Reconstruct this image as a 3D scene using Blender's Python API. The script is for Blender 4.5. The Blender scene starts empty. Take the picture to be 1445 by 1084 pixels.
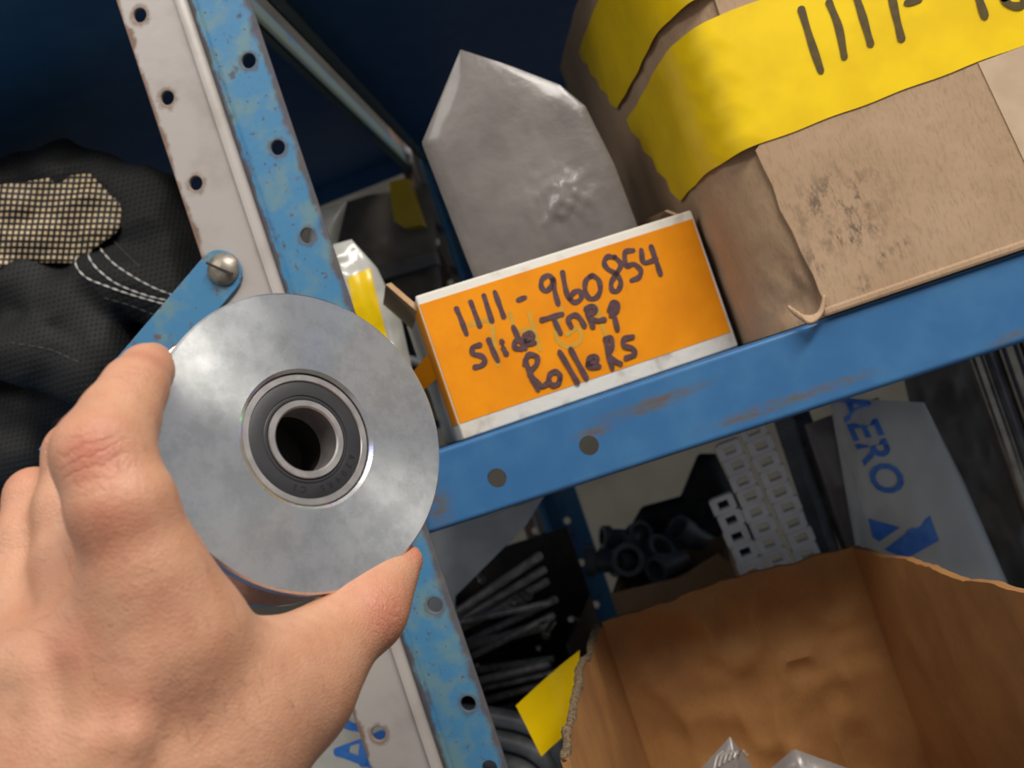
import bpy, bmesh, math, random
import numpy as np
random.seed(4); rng = np.random.default_rng(4)
scene = bpy.context.scene
col = scene.collection

# ------------------------------------------------------------------ camera
FPX, CX, CY, WPX = 1400.0, 722.5, 542.0, 1445.0
CAM = np.array([0.0, -0.55, 0.0])
_y, _p, _r = (math.radians(a) for a in (10.4, 1.8, 18.8))
FW = np.array([-math.sin(_y)*math.cos(_p), math.cos(_y)*math.cos(_p), math.sin(_p)])
_r0 = np.array([math.cos(_y), math.sin(_y), 0.0]); _u0 = np.cross(_r0, FW)
RT = math.cos(_r)*_r0 - math.sin(_r)*_u0
UP = math.sin(_r)*_r0 + math.cos(_r)*_u0
cd = bpy.data.cameras.new('camera'); cam = bpy.data.objects.new('camera', cd); col.objects.link(cam)
cd.sensor_width = 36.0; cd.lens = 36.0*FPX/WPX; cd.clip_start = 0.01; cd.clip_end = 50
from mathutils import Matrix, Vector
cam.matrix_world = Matrix([[RT[0], UP[0], -FW[0], CAM[0]], [RT[1], UP[1], -FW[1], CAM[1]], [RT[2], UP[2], -FW[2], CAM[2]], [0, 0, 0, 1]])
cd.dof.use_dof = True; cd.dof.focus_distance = 0.42; cd.dof.aperture_fstop = 12.0
scene.camera = cam
scene.view_settings.view_transform = 'Standard'; scene.view_settings.look = 'None'
scene.view_settings.gamma = 1.0; scene.view_settings.use_curve_mapping = False
scene.view_settings.exposure = 0.0

# ------------------------------------------------------------------ world and lights
w = bpy.data.worlds.new('world'); scene.world = w; w.use_nodes = True
w.node_tree.nodes['Background'].inputs[0].default_value = (0.95, 0.97, 1.0, 1)
w.node_tree.nodes['Background'].inputs[1].default_value = 0.28
def area(name, loc, target, size, sizey, power, color):
    ld = bpy.data.lights.new(name, 'AREA'); ld.shape = 'RECTANGLE'; ld.size = size; ld.size_y = sizey
    ld.energy = power; ld.color = color
    o = bpy.data.objects.new(name, ld); col.objects.link(o); o.location = loc
    d = Vector(target) - Vector(loc); o.rotation_euler = d.to_track_quat('-Z', 'Y').to_euler()
    return o
# the building's ceiling lamps, all on the camera's side of the racks and above the picture
area('ceiling_lamp_right_offscreen', (0.95, -1.45, 1.65), (0, 0.05, 0), 1.4, 0.45, 52, (1.0, 0.95, 0.87))
area('ceiling_lamp_left_offscreen', (-1.3, -1.6, 1.65), (-0.1, 0.1, 0), 1.4, 0.45, 14, (1.0, 0.96, 0.90))
area('ceiling_strip_right_offscreen', (1.45, -0.75, 1.65), (-.14, -.2, 0), 1.2, 0.12, 16, (1.0, 0.97, 0.92))

# ------------------------------------------------------------------ pixel to place
def ray(x, y): return FW + RT*(x-CX)/FPX - UP*(y-CY)/FPX
def P(x, y, Y):
    d = ray(x, y); return CAM + d*((Y-CAM[1])/d[1])
def PD(x, y, d): return CAM + ray(x, y)*d
def PL(x, y, p0, n):
    d = ray(x, y); return CAM + d*(np.dot(np.asarray(p0)-CAM, n)/np.dot(d, n))
def A(*v): return np.array(v, float)
def nrm(v): v = np.asarray(v, float); return v/np.linalg.norm(v)

# ------------------------------------------------------------------ object helpers
OFF = {}
def empty(name, loc, label, cat, group=None):
    o = bpy.data.objects.new(name, None); col.objects.link(o); o.location = tuple(loc)
    o.empty_display_size = 0.02
    OFF[o] = np.array(loc, float); tag(o, label, cat, group); return o
def tag(o, label=None, cat=None, group=None, kind=None):
    if label: o['label'] = label
    if cat: o['category'] = cat
    if group: o['group'] = group
    if kind: o['kind'] = kind
    return o
def obj(name, vf, mat, parent=None, smooth=False, label=None, cat=None, group=None, kind=None, angle=None):
    v, f = vf; v = np.asarray(v, float)
    if parent is None:
        off = A((v[:, 0].min()+v[:, 0].max())/2, (v[:, 1].min()+v[:, 1].max())/2, v[:, 2].min())
    else: off = OFF[parent]
    me = bpy.data.meshes.new(name); me.from_pydata((v-off).tolist(), [], [list(map(int, q)) for q in f]); me.update()
    o = bpy.data.objects.new(name, me); col.objects.link(o)
    if parent is None: o.location = tuple(off)
    else: o.parent = parent
    OFF[o] = off
    if mat: me.materials.append(mat)
    if smooth or angle:
        me.polygons.foreach_set('use_smooth', [True]*len(me.polygons))
        if angle:
            bm = bmesh.new(); bm.from_mesh(me)
            for e in bm.edges:
                if len(e.link_faces) == 2 and e.calc_face_angle(0) > math.radians(angle): e.smooth = False
            bm.to_mesh(me); bm.free()
    tag(o, label, cat, group, kind); return o
def join(*parts):
    V, Fc, n = [], [], 0
    for v, f in parts:
        v = np.asarray(v, float); V.append(v); Fc += [[i+n for i in q] for q in f]; n += len(v)
    return np.vstack(V), Fc
def hexa(p):   # 8 corners: bottom loop 0-3, top loop 4-7
    return np.array(p, float), [[3, 2, 1, 0], [4, 5, 6, 7], [0, 1, 5, 4], [1, 2, 6, 5], [2, 3, 7, 6], [3, 0, 4, 7]]
def bevel(vf, w, seg=2):
    me = bpy.data.meshes.new('t'); me.from_pydata(np.asarray(vf[0]).tolist(), [], [list(map(int, q)) for q in vf[1]])
    bm = bmesh.new(); bm.from_mesh(me); bmesh.ops.recalc_face_normals(bm, faces=bm.faces[:])
    bmesh.ops.bevel(bm, geom=[e for e in bm.edges if e.calc_face_angle(0) > 0.5], offset=w, segments=seg, profile=0.5, affect='EDGES')
    bm.verts.index_update()
    r = np.array([v.co[:] for v in bm.verts]), [[v.index for v in f.verts] for f in bm.faces]
    bm.free(); bpy.data.meshes.remove(me); return r
def box(x0, x1, y0, y1, z0, z1, bv=0):
    h = hexa([(x0, y0, z0), (x1, y0, z0), (x1, y1, z0), (x0, y1, z0), (x0, y0, z1), (x1, y0, z1), (x1, y1, z1), (x0, y1, z1)])
    return bevel(h, bv) if bv else h
def circ(cx, cy, r, n=20, ry=None):
    return [(cx+r*math.cos(2*math.pi*i/n), cy+(ry or r)*math.sin(2*math.pi*i/n)) for i in range(n)]
def plate(outer, holes, o, ex, ey, th, bv=0.0):
    """flat plate with real holes; th is centred on the plane through o spanned by ex, ey"""
    cu = bpy.data.curves.new('t', 'CURVE'); cu.dimensions = '2D'; cu.fill_mode = 'BOTH'
    cu.extrude = max(th/2-bv, 1e-5); cu.bevel_depth = bv; cu.bevel_resolution = 1
    S = 1.0
    for pl in [outer]+list(holes):
        s = cu.splines.new('POLY'); s.points.add(len(pl)-1); s.use_cyclic_u = True
        for q, (x, y) in zip(s.points, pl): q.co = (x*S, y*S, 0, 1)
    t = bpy.data.objects.new('t', cu); col.objects.link(t)
    me = bpy.data.meshes.new_from_object(t)
    v = np.array([q.co[:] for q in me.vertices]); f = [list(p.vertices) for p in me.polygons]
    bpy.data.objects.remove(t); bpy.data.curves.remove(cu); bpy.data.meshes.remove(me)
    ex, ey = np.asarray(ex, float), np.asarray(ey, float); ez = np.cross(ex, ey)
    return np.asarray(o)+v[:, :1]*ex+v[:, 1:2]*ey+v[:, 2:3]*ez, f
def text_mesh(body, o, ex, ey, size, th=0.0004, shear=0.0, bold=0.0, space=1.0):
    cu = bpy.data.curves.new('t', 'FONT'); cu.body = body; cu.size = size; cu.shear = shear; cu.offset = bold
    cu.extrude = th/2; cu.space_character = space; cu.resolution_u = 3
    t = bpy.data.objects.new('t', cu); col.objects.link(t)
    me = bpy.data.meshes.new_from_object(t)
    v = np.array([q.co[:] for q in me.vertices]); f = [list(p.vertices) for p in me.polygons]
    bpy.data.objects.remove(t); bpy.data.curves.remove(cu); bpy.data.meshes.remove(me)
    ez = np.cross(ex, ey); return np.asarray(o)+v[:, :1]*ex+v[:, 1:2]*ey+v[:, 2:3]*ez, f
def smoothline(pts, n=6):
    pts = [np.asarray(p, float) for p in pts]
    if len(pts) < 3: return np.array([pts[0]+(pts[-1]-pts[0])*i/n for i in range(n+1)])
    q = [2*pts[0]-pts[1]]+pts+[2*pts[-1]-pts[-2]]; out = []
    for i in range(1, len(q)-2):
        a, b, c, d = q[i-1:i+3]
        for k in range(n):
            t = k/n
            out.append(0.5*((2*b)+(c-a)*t+(2*a-5*b+4*c-d)*t*t+(3*b-a-3*c+d)*t**3))
    out.append(pts[-1]); return np.array(out)
def tube(pts, r, seg=8, caps=True):
    pts = np.asarray(pts, float); n = len(pts); r = np.broadcast_to(np.asarray(r, float), (n,))
    T = np.gradient(pts, axis=0); T /= np.linalg.norm(T, axis=1)[:, None]+1e-12
    a = np.cross(T[0], A(0, 0, 1)); a = a if np.linalg.norm(a) > 0.1 else np.cross(T[0], A(1, 0, 0)); a = nrm(a)
    V, Fc = [], []
    for i in range(n):
        a = nrm(a-T[i]*np.dot(a, T[i])); b = np.cross(T[i], a)
        for k in range(seg):
            t = 2*math.pi*k/seg; V.append(pts[i]+r[i]*(math.cos(t)*a+math.sin(t)*b))
    for i in range(n-1):
        for k in range(seg):
            k2 = (k+1) % seg; Fc.append([i*seg+k, i*seg+k2, (i+1)*seg+k2, (i+1)*seg+k])
    if caps: Fc += [list(range(seg))[::-1], [(n-1)*seg+k for k in range(seg)]]
    return np.array(V), Fc
def lathe(prof, o, ax, seg=96, closed=False):
    ax = nrm(ax); a = nrm(np.cross(ax, A(0, 0, 1))); b = np.cross(ax, a); V, Fc = [], []
    for r, z in prof:
        for k in range(seg):
            t = 2*math.pi*k/seg; V.append(o+ax*z+r*(math.cos(t)*a+math.sin(t)*b))
    m = len(prof)
    for i in range(m if closed else m-1):
        j = (i+1) % m
        for k in range(seg):
            k2 = (k+1) % seg; Fc.append([i*seg+k, i*seg+k2, j*seg+k2, j*seg+k])
    return np.array(V), Fc
def strokes(lines, wid, to3, n, lift=0.0003):
    """marker strokes: flat ribbons with round ends on a face; lines in picture units, to3 puts them on the face"""
    parts = []
    for li, l in enumerate(lines):
        q = smoothline([to3(*p) for p in l])+n*(lift+li*2.5e-5)
        T = np.gradient(q, axis=0); T /= np.linalg.norm(T, axis=1)[:, None]+1e-12
        ext = [q[0]-T[0]*wid*c for c in (.5, .43, .25)], [q[-1]+T[-1]*wid*c for c in (.25, .43, .5)]
        hw = np.r_[[.04, .25, .43], [.5]*len(q), [.43, .25, .04]]
        q = np.vstack([ext[0], q, ext[1]]); T = np.vstack([[T[0]]*3, T, [T[-1]]*3]); m = len(q)
        hw = hw*(1+.10*np.sin(np.arange(m)*.7+li)); S = np.cross(T, n)*(wid*hw)[:, None]
        parts.append((np.vstack([q+S, q-S]), [[i, i+1, m+i+1, m+i] for i in range(m-1)]))
    return join(*parts)
# lattice noise
_H = np.random.default_rng(7).random((64, 64, 64))
def vnoise(p):
    p = np.asarray(p, float); i = np.floor(p).astype(int); f = p-i; f = f*f*(3-2*f); r = 0
    for dx in (0, 1):
        for dy in (0, 1):
            for dz in (0, 1):
                w_ = (f[..., 0] if dx else 1-f[..., 0])*(f[..., 1] if dy else 1-f[..., 1])*(f[..., 2] if dz else 1-f[..., 2])
                r = r+w_*_H[(i[..., 0]+dx) % 64, (i[..., 1]+dy) % 64, (i[..., 2]+dz) % 64]
    return r
def fbm(p, o=3): return sum(vnoise(np.asarray(p)*2**k+k*7.3)*0.5**k for k in range(o))-1.0+0.5**o
def ridge(p, o=3): return sum((1-np.abs(2*vnoise(np.asarray(p)*2**k+k*5.1)-1))*0.5**k for k in range(o))-1.0
def polyat(pl, t):
    pl = np.asarray(pl, float); s = np.r_[0, np.cumsum(np.linalg.norm(np.diff(pl, axis=0), axis=1))]; s /= s[-1]
    return np.stack([np.interp(t, s, pl[:, k]) for k in range(3)], -1)
def coons(L, Rr, B, T, nu, nv):
    u = np.linspace(0, 1, nu)[:, None, None]; v = np.linspace(0, 1, nv)[None, :, None]
    l = polyat(L, np.linspace(0, 1, nv))[None]; r = polyat(Rr, np.linspace(0, 1, nv))[None]
    b = polyat(B, np.linspace(0, 1, nu))[:, None]; t = polyat(T, np.linspace(0, 1, nu))[:, None]
    return (1-u)*l+u*r+(1-v)*b+v*t-((1-u)*(1-v)*b[0, 0]+u*(1-v)*b[-1, 0]+(1-u)*v*t[0, 0]+u*v*t[-1, 0])
def pillow(L, Rr, B, T, bulge=0.01, amp=0.003, fr=40, nu=40, nv=40, flat=1.0, seed=0, back=None, rdg=True):
    """closed bag: two sheets meeting at the outline. L,R run bottom to top, B,T run left to right"""
    S = coons(L, Rr, B, T, nu, nv); du = S[-1, nv//2]-S[0, nv//2]; dv = S[nu//2, -1]-S[nu//2, 0]
    n = nrm(np.cross(du, dv))
    if np.dot(n, CAM-S[nu//2, nv//2]) < 0: n = -n
    u = np.linspace(0, 1, nu)[:, None]; v = np.linspace(0, 1, nv)[None]
    e = np.clip(np.minimum(np.minimum(u, 1-u)*nu/5, np.minimum(v, 1-v)*nv/5), 0, 1)
    bl = (16*u*(1-u)*v*(1-v))**0.6*bulge+0.0008*e
    nz = (ridge if rdg else fbm)(S*fr+seed)*amp; nb = fbm(S*fr+seed+31)*amp
    Fs = S+n*(bl+nz*e)[..., None]; Bs = S-n*((bl if back is None else bl*back)+np.abs(nb)*e*0.5)[..., None]
    V = np.vstack([Fs.reshape(-1, 3), Bs.reshape(-1, 3)]); Fc = []; N = nu*nv
    for i in range(nu-1):
        for j in range(nv-1):
            a, b, c, d = i*nv+j, (i+1)*nv+j, (i+1)*nv+j+1, i*nv+j+1
            Fc += [[a, b, c, d], [N+d, N+c, N+b, N+a]]
    return V, Fc
def sheet(S, n, th):
    """thick sheet from a grid of points"""
    nu, nv = S.shape[:2]; N = nu*nv; V = np.vstack([S.reshape(-1, 3), (S-np.asarray(n)*th).reshape(-1, 3)]); Fc = []
    for i in range(nu-1):
        for j in range(nv-1):
            a, b, c, d = i*nv+j, (i+1)*nv+j, (i+1)*nv+j+1, i*nv+j+1
            Fc += [[a, b, c, d], [N+d, N+c, N+b, N+a]]
    for i in range(nu-1):
        for j in (0, nv-1): a, b = i*nv+j, (i+1)*nv+j; Fc.append([b, a, N+a, N+b] if j == 0 else [a, b, N+b, N+a])
    for j in range(nv-1):
        for i in (0, nu-1): a, b = i*nv+j, i*nv+j+1; Fc.append([a, b, N+b, N+a] if i == 0 else [b, a, N+a, N+b])
    return V, Fc
# signed distance bodies
def conesdf(p, a, b, ra, rb):
    a, b = np.asarray(a), np.asarray(b); ba = b-a; t = np.clip(((p-a)@ba)/(ba@ba+1e-12), 0, 1)
    return np.linalg.norm(p-a-t[..., None]*ba, axis=-1)-(ra+(rb-ra)*t)
def smin(a, b, k):
    h = np.clip(0.5+0.5*(b-a)/k, 0, 1); return b*(1-h)+a*h-k*h*(1-h)
def surfnets(f, org, h):
    nx, ny, nz = f.shape; s = f < 0
    def c(a, i, j, k): return a[i:nx-1+i, j:ny-1+j, k:nz-1+k]
    cnt = np.zeros((nx-1, ny-1, nz-1)); acc = np.zeros((nx-1, ny-1, nz-1, 3))
    cor = [(i, j, k) for i in (0, 1) for j in (0, 1) for k in (0, 1)]
    for a in cor:
        for ax in range(3):
            if a[ax] == 0:
                b = list(a); b[ax] = 1; fa, fb = c(f, *a), c(f, *b); m = (c(s, *a) != c(s, *b))
                t = np.where(m, fa/np.where(m, fa-fb, 1), 0)
                cnt += m
                for q in range(3): acc[..., q] += m*(a[q]+(t if q == ax else 0))
    act = cnt > 0; idx = -np.ones(act.shape, int); idx[act] = np.arange(act.sum())
    ijk = np.argwhere(act); V = (ijk+acc[act]/cnt[act][:, None])*h+org; Fc = []
    for ax in range(3):
        lo = [slice(1, n-1) for n in (nx, ny, nz)]; hi = list(lo); lo[ax] = slice(0, (nx, ny, nz)[ax]-1); hi[ax] = slice(1, (nx, ny, nz)[ax])
        sa, sb = s[tuple(lo)], s[tuple(hi)]; m = np.argwhere(sa != sb); flip = sa[sa != sb]
        e = m.copy()
        for q in range(3):
            if q != ax: e[:, q] += 1
        o1, o2 = [q for q in range(3) if q != ax]
        if ax == 1: o1, o2 = o2, o1
        qd = []
        for d1, d2 in ((0, 0), (-1, 0), (-1, -1), (0, -1)):
            g = e.copy(); g[:, o1] += d1; g[:, o2] += d2
            qd.append(idx[g[:, 0], g[:, 1], g[:, 2]])
        qd = np.stack(qd, 1); qd[~flip] = qd[~flip][:, ::-1]; Fc.append(qd)
    return V, np.vstack(Fc).tolist()
def sdf_body(cones, h, extra=None, pad=0.012):
    pts = np.array([q for c in cones for q in (np.asarray(c[0])-c[2], np.asarray(c[0])+c[2], np.asarray(c[1])-c[3], np.asarray(c[1])+c[3])])
    lo, hi = pts.min(0)-pad, pts.max(0)+pad; n = np.ceil((hi-lo)/h).astype(int)
    g = np.stack(np.meshgrid(*[lo[k]+h*np.arange(n[k]) for k in range(3)], indexing='ij'), -1)
    f = None
    for c in cones:
        d = conesdf(g, c[0], c[1], c[2], c[3]); f = d if f is None else smin(f, d, c[4])
    if extra is not None: f = extra(g, f)
    return surfnets(f, lo, h)

# ------------------------------------------------------------------ materials
def lin(c):
    if isinstance(c, str): c = [int(c[i:i+2], 16)/255 for i in (0, 2, 4)]
    return [x/12.92 if x <= 0.04045 else ((x+0.055)/1.055)**2.4 for x in c]+[1.0]
class NT:
    def __init__(s, name):
        s.m = bpy.data.materials.new(name); s.m.use_nodes = True; s.t = s.m.node_tree; s.b = s.t.nodes['Principled BSDF']
        s.pos = s.t.nodes.new('ShaderNodeNewGeometry').outputs['Position']
    def n(s, typ, **kw):
        q = s.t.nodes.new(typ)
        for k, v in kw.items(): setattr(q, k, v)
        return q
    def link(s, a, b): s.t.links.new(a, b)
    def noise(s, scale, detail=3, rough=0.55, vec=None, stretch=None):
        q = s.n('ShaderNodeTexNoise'); q.inputs['Scale'].default_value = scale; q.inputs['Detail'].default_value = detail; q.inputs['Roughness'].default_value = rough
        v = vec or s.pos
        if stretch:
            mp = s.n('ShaderNodeMapping'); mp.inputs['Scale'].default_value = stretch; s.link(v, mp.inputs[0]); v = mp.outputs[0]
        s.link(v, q.inputs['Vector']); return q.outputs['Fac']
    def ramp(s, f, a, b):
        q = s.n('ShaderNodeMapRange', interpolation_type='SMOOTHSTEP'); s.link(f, q.inputs[0]); q.inputs[1].default_value = a; q.inputs[2].default_value = b; return q.outputs[0]
    def math(s, op, a, b=None, c=None):
        q = s.n('ShaderNodeMath', operation=op)
        for i, x in enumerate((a, b, c)):
            if x is None: continue
            if isinstance(x, (int, float)): q.inputs[i].default_value = x
            else: s.link(x, q.inputs[i])
        return q.outputs[0]
    def mix(s, f, a, b):
        q = s.n('ShaderNodeMix', data_type='RGBA'); 
        if isinstance(f, (int, float)): q.inputs[0].default_value = f
        else: s.link(f, q.inputs[0])
        for i, x in ((6, a), (7, b)):
            if isinstance(x, (str, tuple, list)): q.inputs[i].default_value = lin(x)
            else: s.link(x, q.inputs[i])
        return q.outputs[2]
    def xyz(s, v=None):
        q = s.n('ShaderNodeSeparateXYZ'); s.link(v or s.pos, q.inputs[0]); return q.outputs
    def bump(s, h, strength=0.3, dist=0.001):
        q = s.n('ShaderNodeBump'); q.inputs['Strength'].default_value = strength; q.inputs['Distance'].default_value = dist; s.link(h, q.inputs['Height']); s.link(q.outputs[0], s.b.inputs['Normal'])
    def set(s, color=None, rough=None, metal=None, **kw):
        for nme, x in (('Base Color', color), ('Roughness', rough), ('Metallic', metal)):
            if x is None: continue
            if isinstance(x, (str, tuple, list)): s.b.inputs[nme].default_value = lin(x)
            elif isinstance(x, (int, float)): s.b.inputs[nme].default_value = x
            else: s.link(x, s.b.inputs[nme])
        for k, x in kw.items(): s.b.inputs[k.replace('_', ' ')].default_value = x
        return s.m
def simple(name, c1, c2=None, scale=30, rough=0.5, metal=0.0, bump=None, lo=0.35, hi=0.65, **kw):
    t = NT(name); c = c1
    if c2: c = t.mix(t.ramp(t.noise(scale), lo, hi), c1, c2)
    if bump: t.bump(t.noise(bump[0], 4), bump[1], bump[2])
    return t.set(c, rough, metal, **kw)
def paint(name, base, fade, rust, edges=None, axis=0, fadeamt=(0.5, 0.7), rustamt=(0.62, 0.68), rough=0.42, dots=True, holes=(), fs=38, rs=75):
    """sheet-metal paint: faded blotches, rust specks, rusty bare edges"""
    t = NT(name); c = t.mix(t.ramp(t.noise(fs, 4), *fadeamt), base, fade)
    r = t.ramp(t.noise(rs, 5, 0.65), *rustamt)
    if dots: r = t.math('MAXIMUM', r, t.ramp(t.noise(330, 3), 0.64, 0.72))
    if holes:
        x, y, z = t.xyz(); jig = t.math('MULTIPLY_ADD', t.noise(260, 3), .006, -.003)
        for hx_, hz_ in holes:
            dd = t.math('SQRT', t.math('ADD', t.math('POWER', t.math('SUBTRACT', x, hx_), 2.0), t.math('POWER', t.math('SUBTRACT', z, hz_-.0006), 2.0)))
            r = t.math('MAXIMUM', r, t.math('MULTIPLY', .75, t.math('SUBTRACT', 1.0, t.ramp(t.math('ADD', dd, jig), .0050, .0080))))
    if edges:
        x = t.xyz()[axis]; wob = t.math('MULTIPLY_ADD', t.noise(90, 4), 0.012, -0.006)
        for x0, x1 in edges:      # full rust at x0, none at x1
            q = t.n('ShaderNodeMapRange'); t.link(t.math('ADD', x, wob), q.inputs[0]); q.inputs[1].default_value = x0; q.inputs[2].default_value = x1
            q.inputs[3].default_value = 1; q.inputs[4].default_value = 0
            r = t.math('MAXIMUM', r, t.ramp(q.outputs[0], 0.25, 0.95))
    c = t.mix(t.math('MULTIPLY', r, 0.8), c, t.mix(t.noise(140), rust, '3a2a20'))
    t.bump(t.noise(160, 4), 0.12, 0.0008)
    return t.set(c, t.math('MULTIPLY_ADD', r, 0.4, rough), 0.0)
M = {}
M['blue_post'] = paint('blue_post_paint', '447fa8', '668894', '6e5548', edges=[(-0.1752, -0.1815), (-0.2088, -0.2045)], fadeamt=(0.40, 0.66), rustamt=(0.60, 0.70), fs=62, rs=130, holes=[(-.1868, .2466), (-.1868, .1926), (-.1868, .1379), (-.1846, -.088), (-.1846, -.1471)])
M['grey_post'] = paint('grey_post_paint', 'b0a8a3', 'a29a94', '8a5a35', edges=[(-0.2528, -0.2485)], fadeamt=(0.45, 0.75), rustamt=(0.70, 0.76), rough=0.28, dots=False, holes=[(-.242, .2981), (-.242, .2455), (-.242, .1915), (-.242, -.1494)])
M['beam'] = paint('blue_beam_paint', '3a70a6', '4279ac', '5c4a32', fadeamt=(0.4, 0.7), rustamt=(0.66, 0.74), rough=0.33, dots=False)
def beam_paint():
    t = NT('blue_beam_paint'); c = t.mix(t.ramp(t.noise(38, 4), .4, .7), '366899', '3e709e'); x, y, z = t.xyz(); m = None
    for cx_, cy_, rx, rz in ((925, 566, .036, .0035), (905, 580, .03, .003), (1120, 562, .046, .0032), (1190, 540, .008, .003), (1060, 586, .03, .0025), (616, 712, .009, .016), (1420, 478, .012, .003), (835, 612, .012, .004)):
        q = P(cx_, cy_, 0)
        dd = t.math('SQRT', t.math('ADD', t.math('POWER', t.math('MULTIPLY', t.math('SUBTRACT', x, float(q[0])), 1/rx), 2.0), t.math('POWER', t.math('MULTIPLY', t.math('SUBTRACT', z, float(q[2])), 1/rz), 2.0)))
        e = t.math('SUBTRACT', 1.0, t.ramp(dd, .1, 1.35)); m = e if m is None else t.math('MAXIMUM', m, e)
    g = t.math('MULTIPLY', m, t.ramp(t.noise(110, 5, .65, stretch=(.5, 1, 1.6)), .36, .58))
    g = t.math('MAXIMUM', g, t.ramp(t.noise(500, 2), .73, .77))
    c = t.mix(t.math('MULTIPLY', g, .8), c, t.mix(t.ramp(t.noise(160, 4), .4, .6), '565440', '62482e'))
    t.bump(t.noise(120, 4), .10, .0008); return t.set(c, t.math('MULTIPLY_ADD', g, .4, .33))
M['beam'] = beam_paint()
M['under'] = paint('blue_shelf_paint', '366899', '3e709e', '54483a', fadeamt=(0.45, 0.7), rustamt=(0.74, 0.8), rough=0.5, dots=False)
M['rearlip'] = paint('blue_rear_lip_paint', '366899', '3e709e', '54483a', rustamt=(0.74, 0.8), rough=0.4, dots=False)
M['gusset'] = paint('gusset_paint', '447fa8', '668894', '7a5848', fadeamt=(0.46, 0.62), rustamt=(0.56, 0.66))
M['rear_post'] = paint('rear_post_paint', '447fa8', '668894', '5c4a40', rustamt=(0.60, 0.68))
M['sidelip'] = paint('side_lip_paint', '366899', '66736e', '4c4a40', fadeamt=(.25, .5), rustamt=(0.66, 0.74), rough=.75)
M['steel'] = simple('bolt_steel', 'a89f92', '8d8376', 200, 0.42, 0.7, (500, 0.2, 0.0004))
def cardboard(name, a, b, stain=None):
    t = NT(name); c = t.mix(t.ramp(t.noise(22, 4), 0.35, 0.68), a, b)
    fib = t.noise(900, 2, 0.5, stretch=(1, 1, 0.25)); c = t.mix(t.math('MULTIPLY', t.ramp(fib, 0.45, 0.75), 0.25), c, '6a543c')
    if stain: c = stain(t, c)
    t.bump(t.noise(120, 5), 0.25, 0.0012); return t.set(c, 0.78)
M['card'] = cardboard('brown_cardboard', 'a88a6c', 'b19376')
M['card_dark'] = cardboard('crushed_cardboard', 'a88a6c', 'b19376')
M['card_side'] = cardboard('worn_cardboard', 'a88a6c', 'b19376')
M['card_open'] = cardboard('open_box_cardboard', 'a87642', '99683a')
M['card_small'] = cardboard('small_box_cardboard', 'b08d66', 'a5825c')
M['card_edge'] = simple('corrugated_edge', '8a7458', '5e4c38', 500, 0.9, 0, (700, 0.8, 0.002))
M['white_card'] = simple('white_card', 'd8d2c8', 'a89d90', 60, 0.7, 0, (200, 0.3, 0.001), 0.5, 0.8)
def _orange():
    t = NT('orange_label_paper'); c = t.mix(t.ramp(t.noise(26, 4), 0.35, 0.7), 'e88f04', 'da8203')
    c = t.mix(t.math('MULTIPLY', t.ramp(t.noise(300, 3), 0.6, 0.8), 0.3), c, 'c07a20'); t.bump(t.noise(60, 4), 0.15, 0.001); return t.set(c, 0.62, Specular_IOR_Level=.2)
M['orange'] = _orange()
def _tape():
    t = NT('yellow_tape'); c = t.mix(t.ramp(t.noise(30, 3), 0.35, 0.7), 'f2cc08', 'e6be06'); t.bump(t.noise(45, 4, stretch=(1, 1, 2.5)), 0.10, 0.001); return t.set(c, 0.3)
M['tape'] = _tape()
M['ink'] = simple('marker_ink', '4a3034', '573c40', 300, 0.45)
M['ink_brown'] = simple('marker_ink_on_tape', '4a3a10', '57450f', 300, 0.4)
M['ink_faint'] = simple('faded_green_marker', 'b98d22', 'c8921e', 200, 0.55)
M['smudge'] = simple('grime', '3c3530', '6a5848', 260, 0.8)
def plastic(name, c, alpha, rough=0.25, c2=None, bumpy=(60, 0.3, 0.003)):
    t = NT(name); cc = t.mix(t.ramp(t.noise(25, 4), 0.35, 0.7), c, c2 or c)
    t.bump(t.noise(bumpy[0], 5), bumpy[1], bumpy[2]); m = t.set(cc, rough); t.b.inputs['Alpha'].default_value = alpha
    t.b.inputs['Coat Weight'].default_value = 0.4; t.b.inputs['Coat Roughness'].default_value = 0.12
    return m
M['bag_grey'] = plastic('grey_plastic_film', '857d79', 0.9, 0.35, '756d6a')
M['bag_clear'] = plastic('clear_plastic_film', 'c9cbc8', 0.75, 0.22)
M['bag_white'] = plastic('milky_plastic_film', 'cdccc6', 0.9, 0.22, 'b4b2aa')
M['bag_brown'] = plastic('dusty_plastic_film', '948a7e', 0.95, 0.5, '7a7166'); M['bag_brown'].node_tree.nodes['Principled BSDF'].inputs['Coat Weight'].default_value = .08
M['blue_ink'] = simple('blue_print', '2f6fc8', '3f7fd0', 80, 0.35)
M['white_plastic'] = simple('white_plastic', 'f2efeb', 'e8e4e0', 60, 0.4)
M['filler_black'] = simple('filler_black', '18181a', '222224', 90, 0.6)  # plain black for the added dark filler shapes
M['dark_metal'] = simple('dark_oily_metal', '2a2624', '3a342f', 60, 0.5, 0.3)
M['rod'] = simple('rod_steel', 'd0cac4', 'a8a29c', 120, 0.35, 0.2)
M['alu'] = simple('dull_aluminium', 'a49f95', '8b867c', 60, 0.35, 0.7)
M['grey_plastic'] = simple('grey_plastic', '74767a', '5c5e62', 60, 0.45)
M['grey_sheet'] = simple('pale_sheet', 'c2c6c8', 'b0b6ba', 30, 0.45, 0.2)
M['concrete'] = simple('concrete', '77736c', '66625c', 6, 0.85)
M['wall'] = simple('dim_wall_paint', '6b675f', '5c5850', 4, 0.85)
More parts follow.
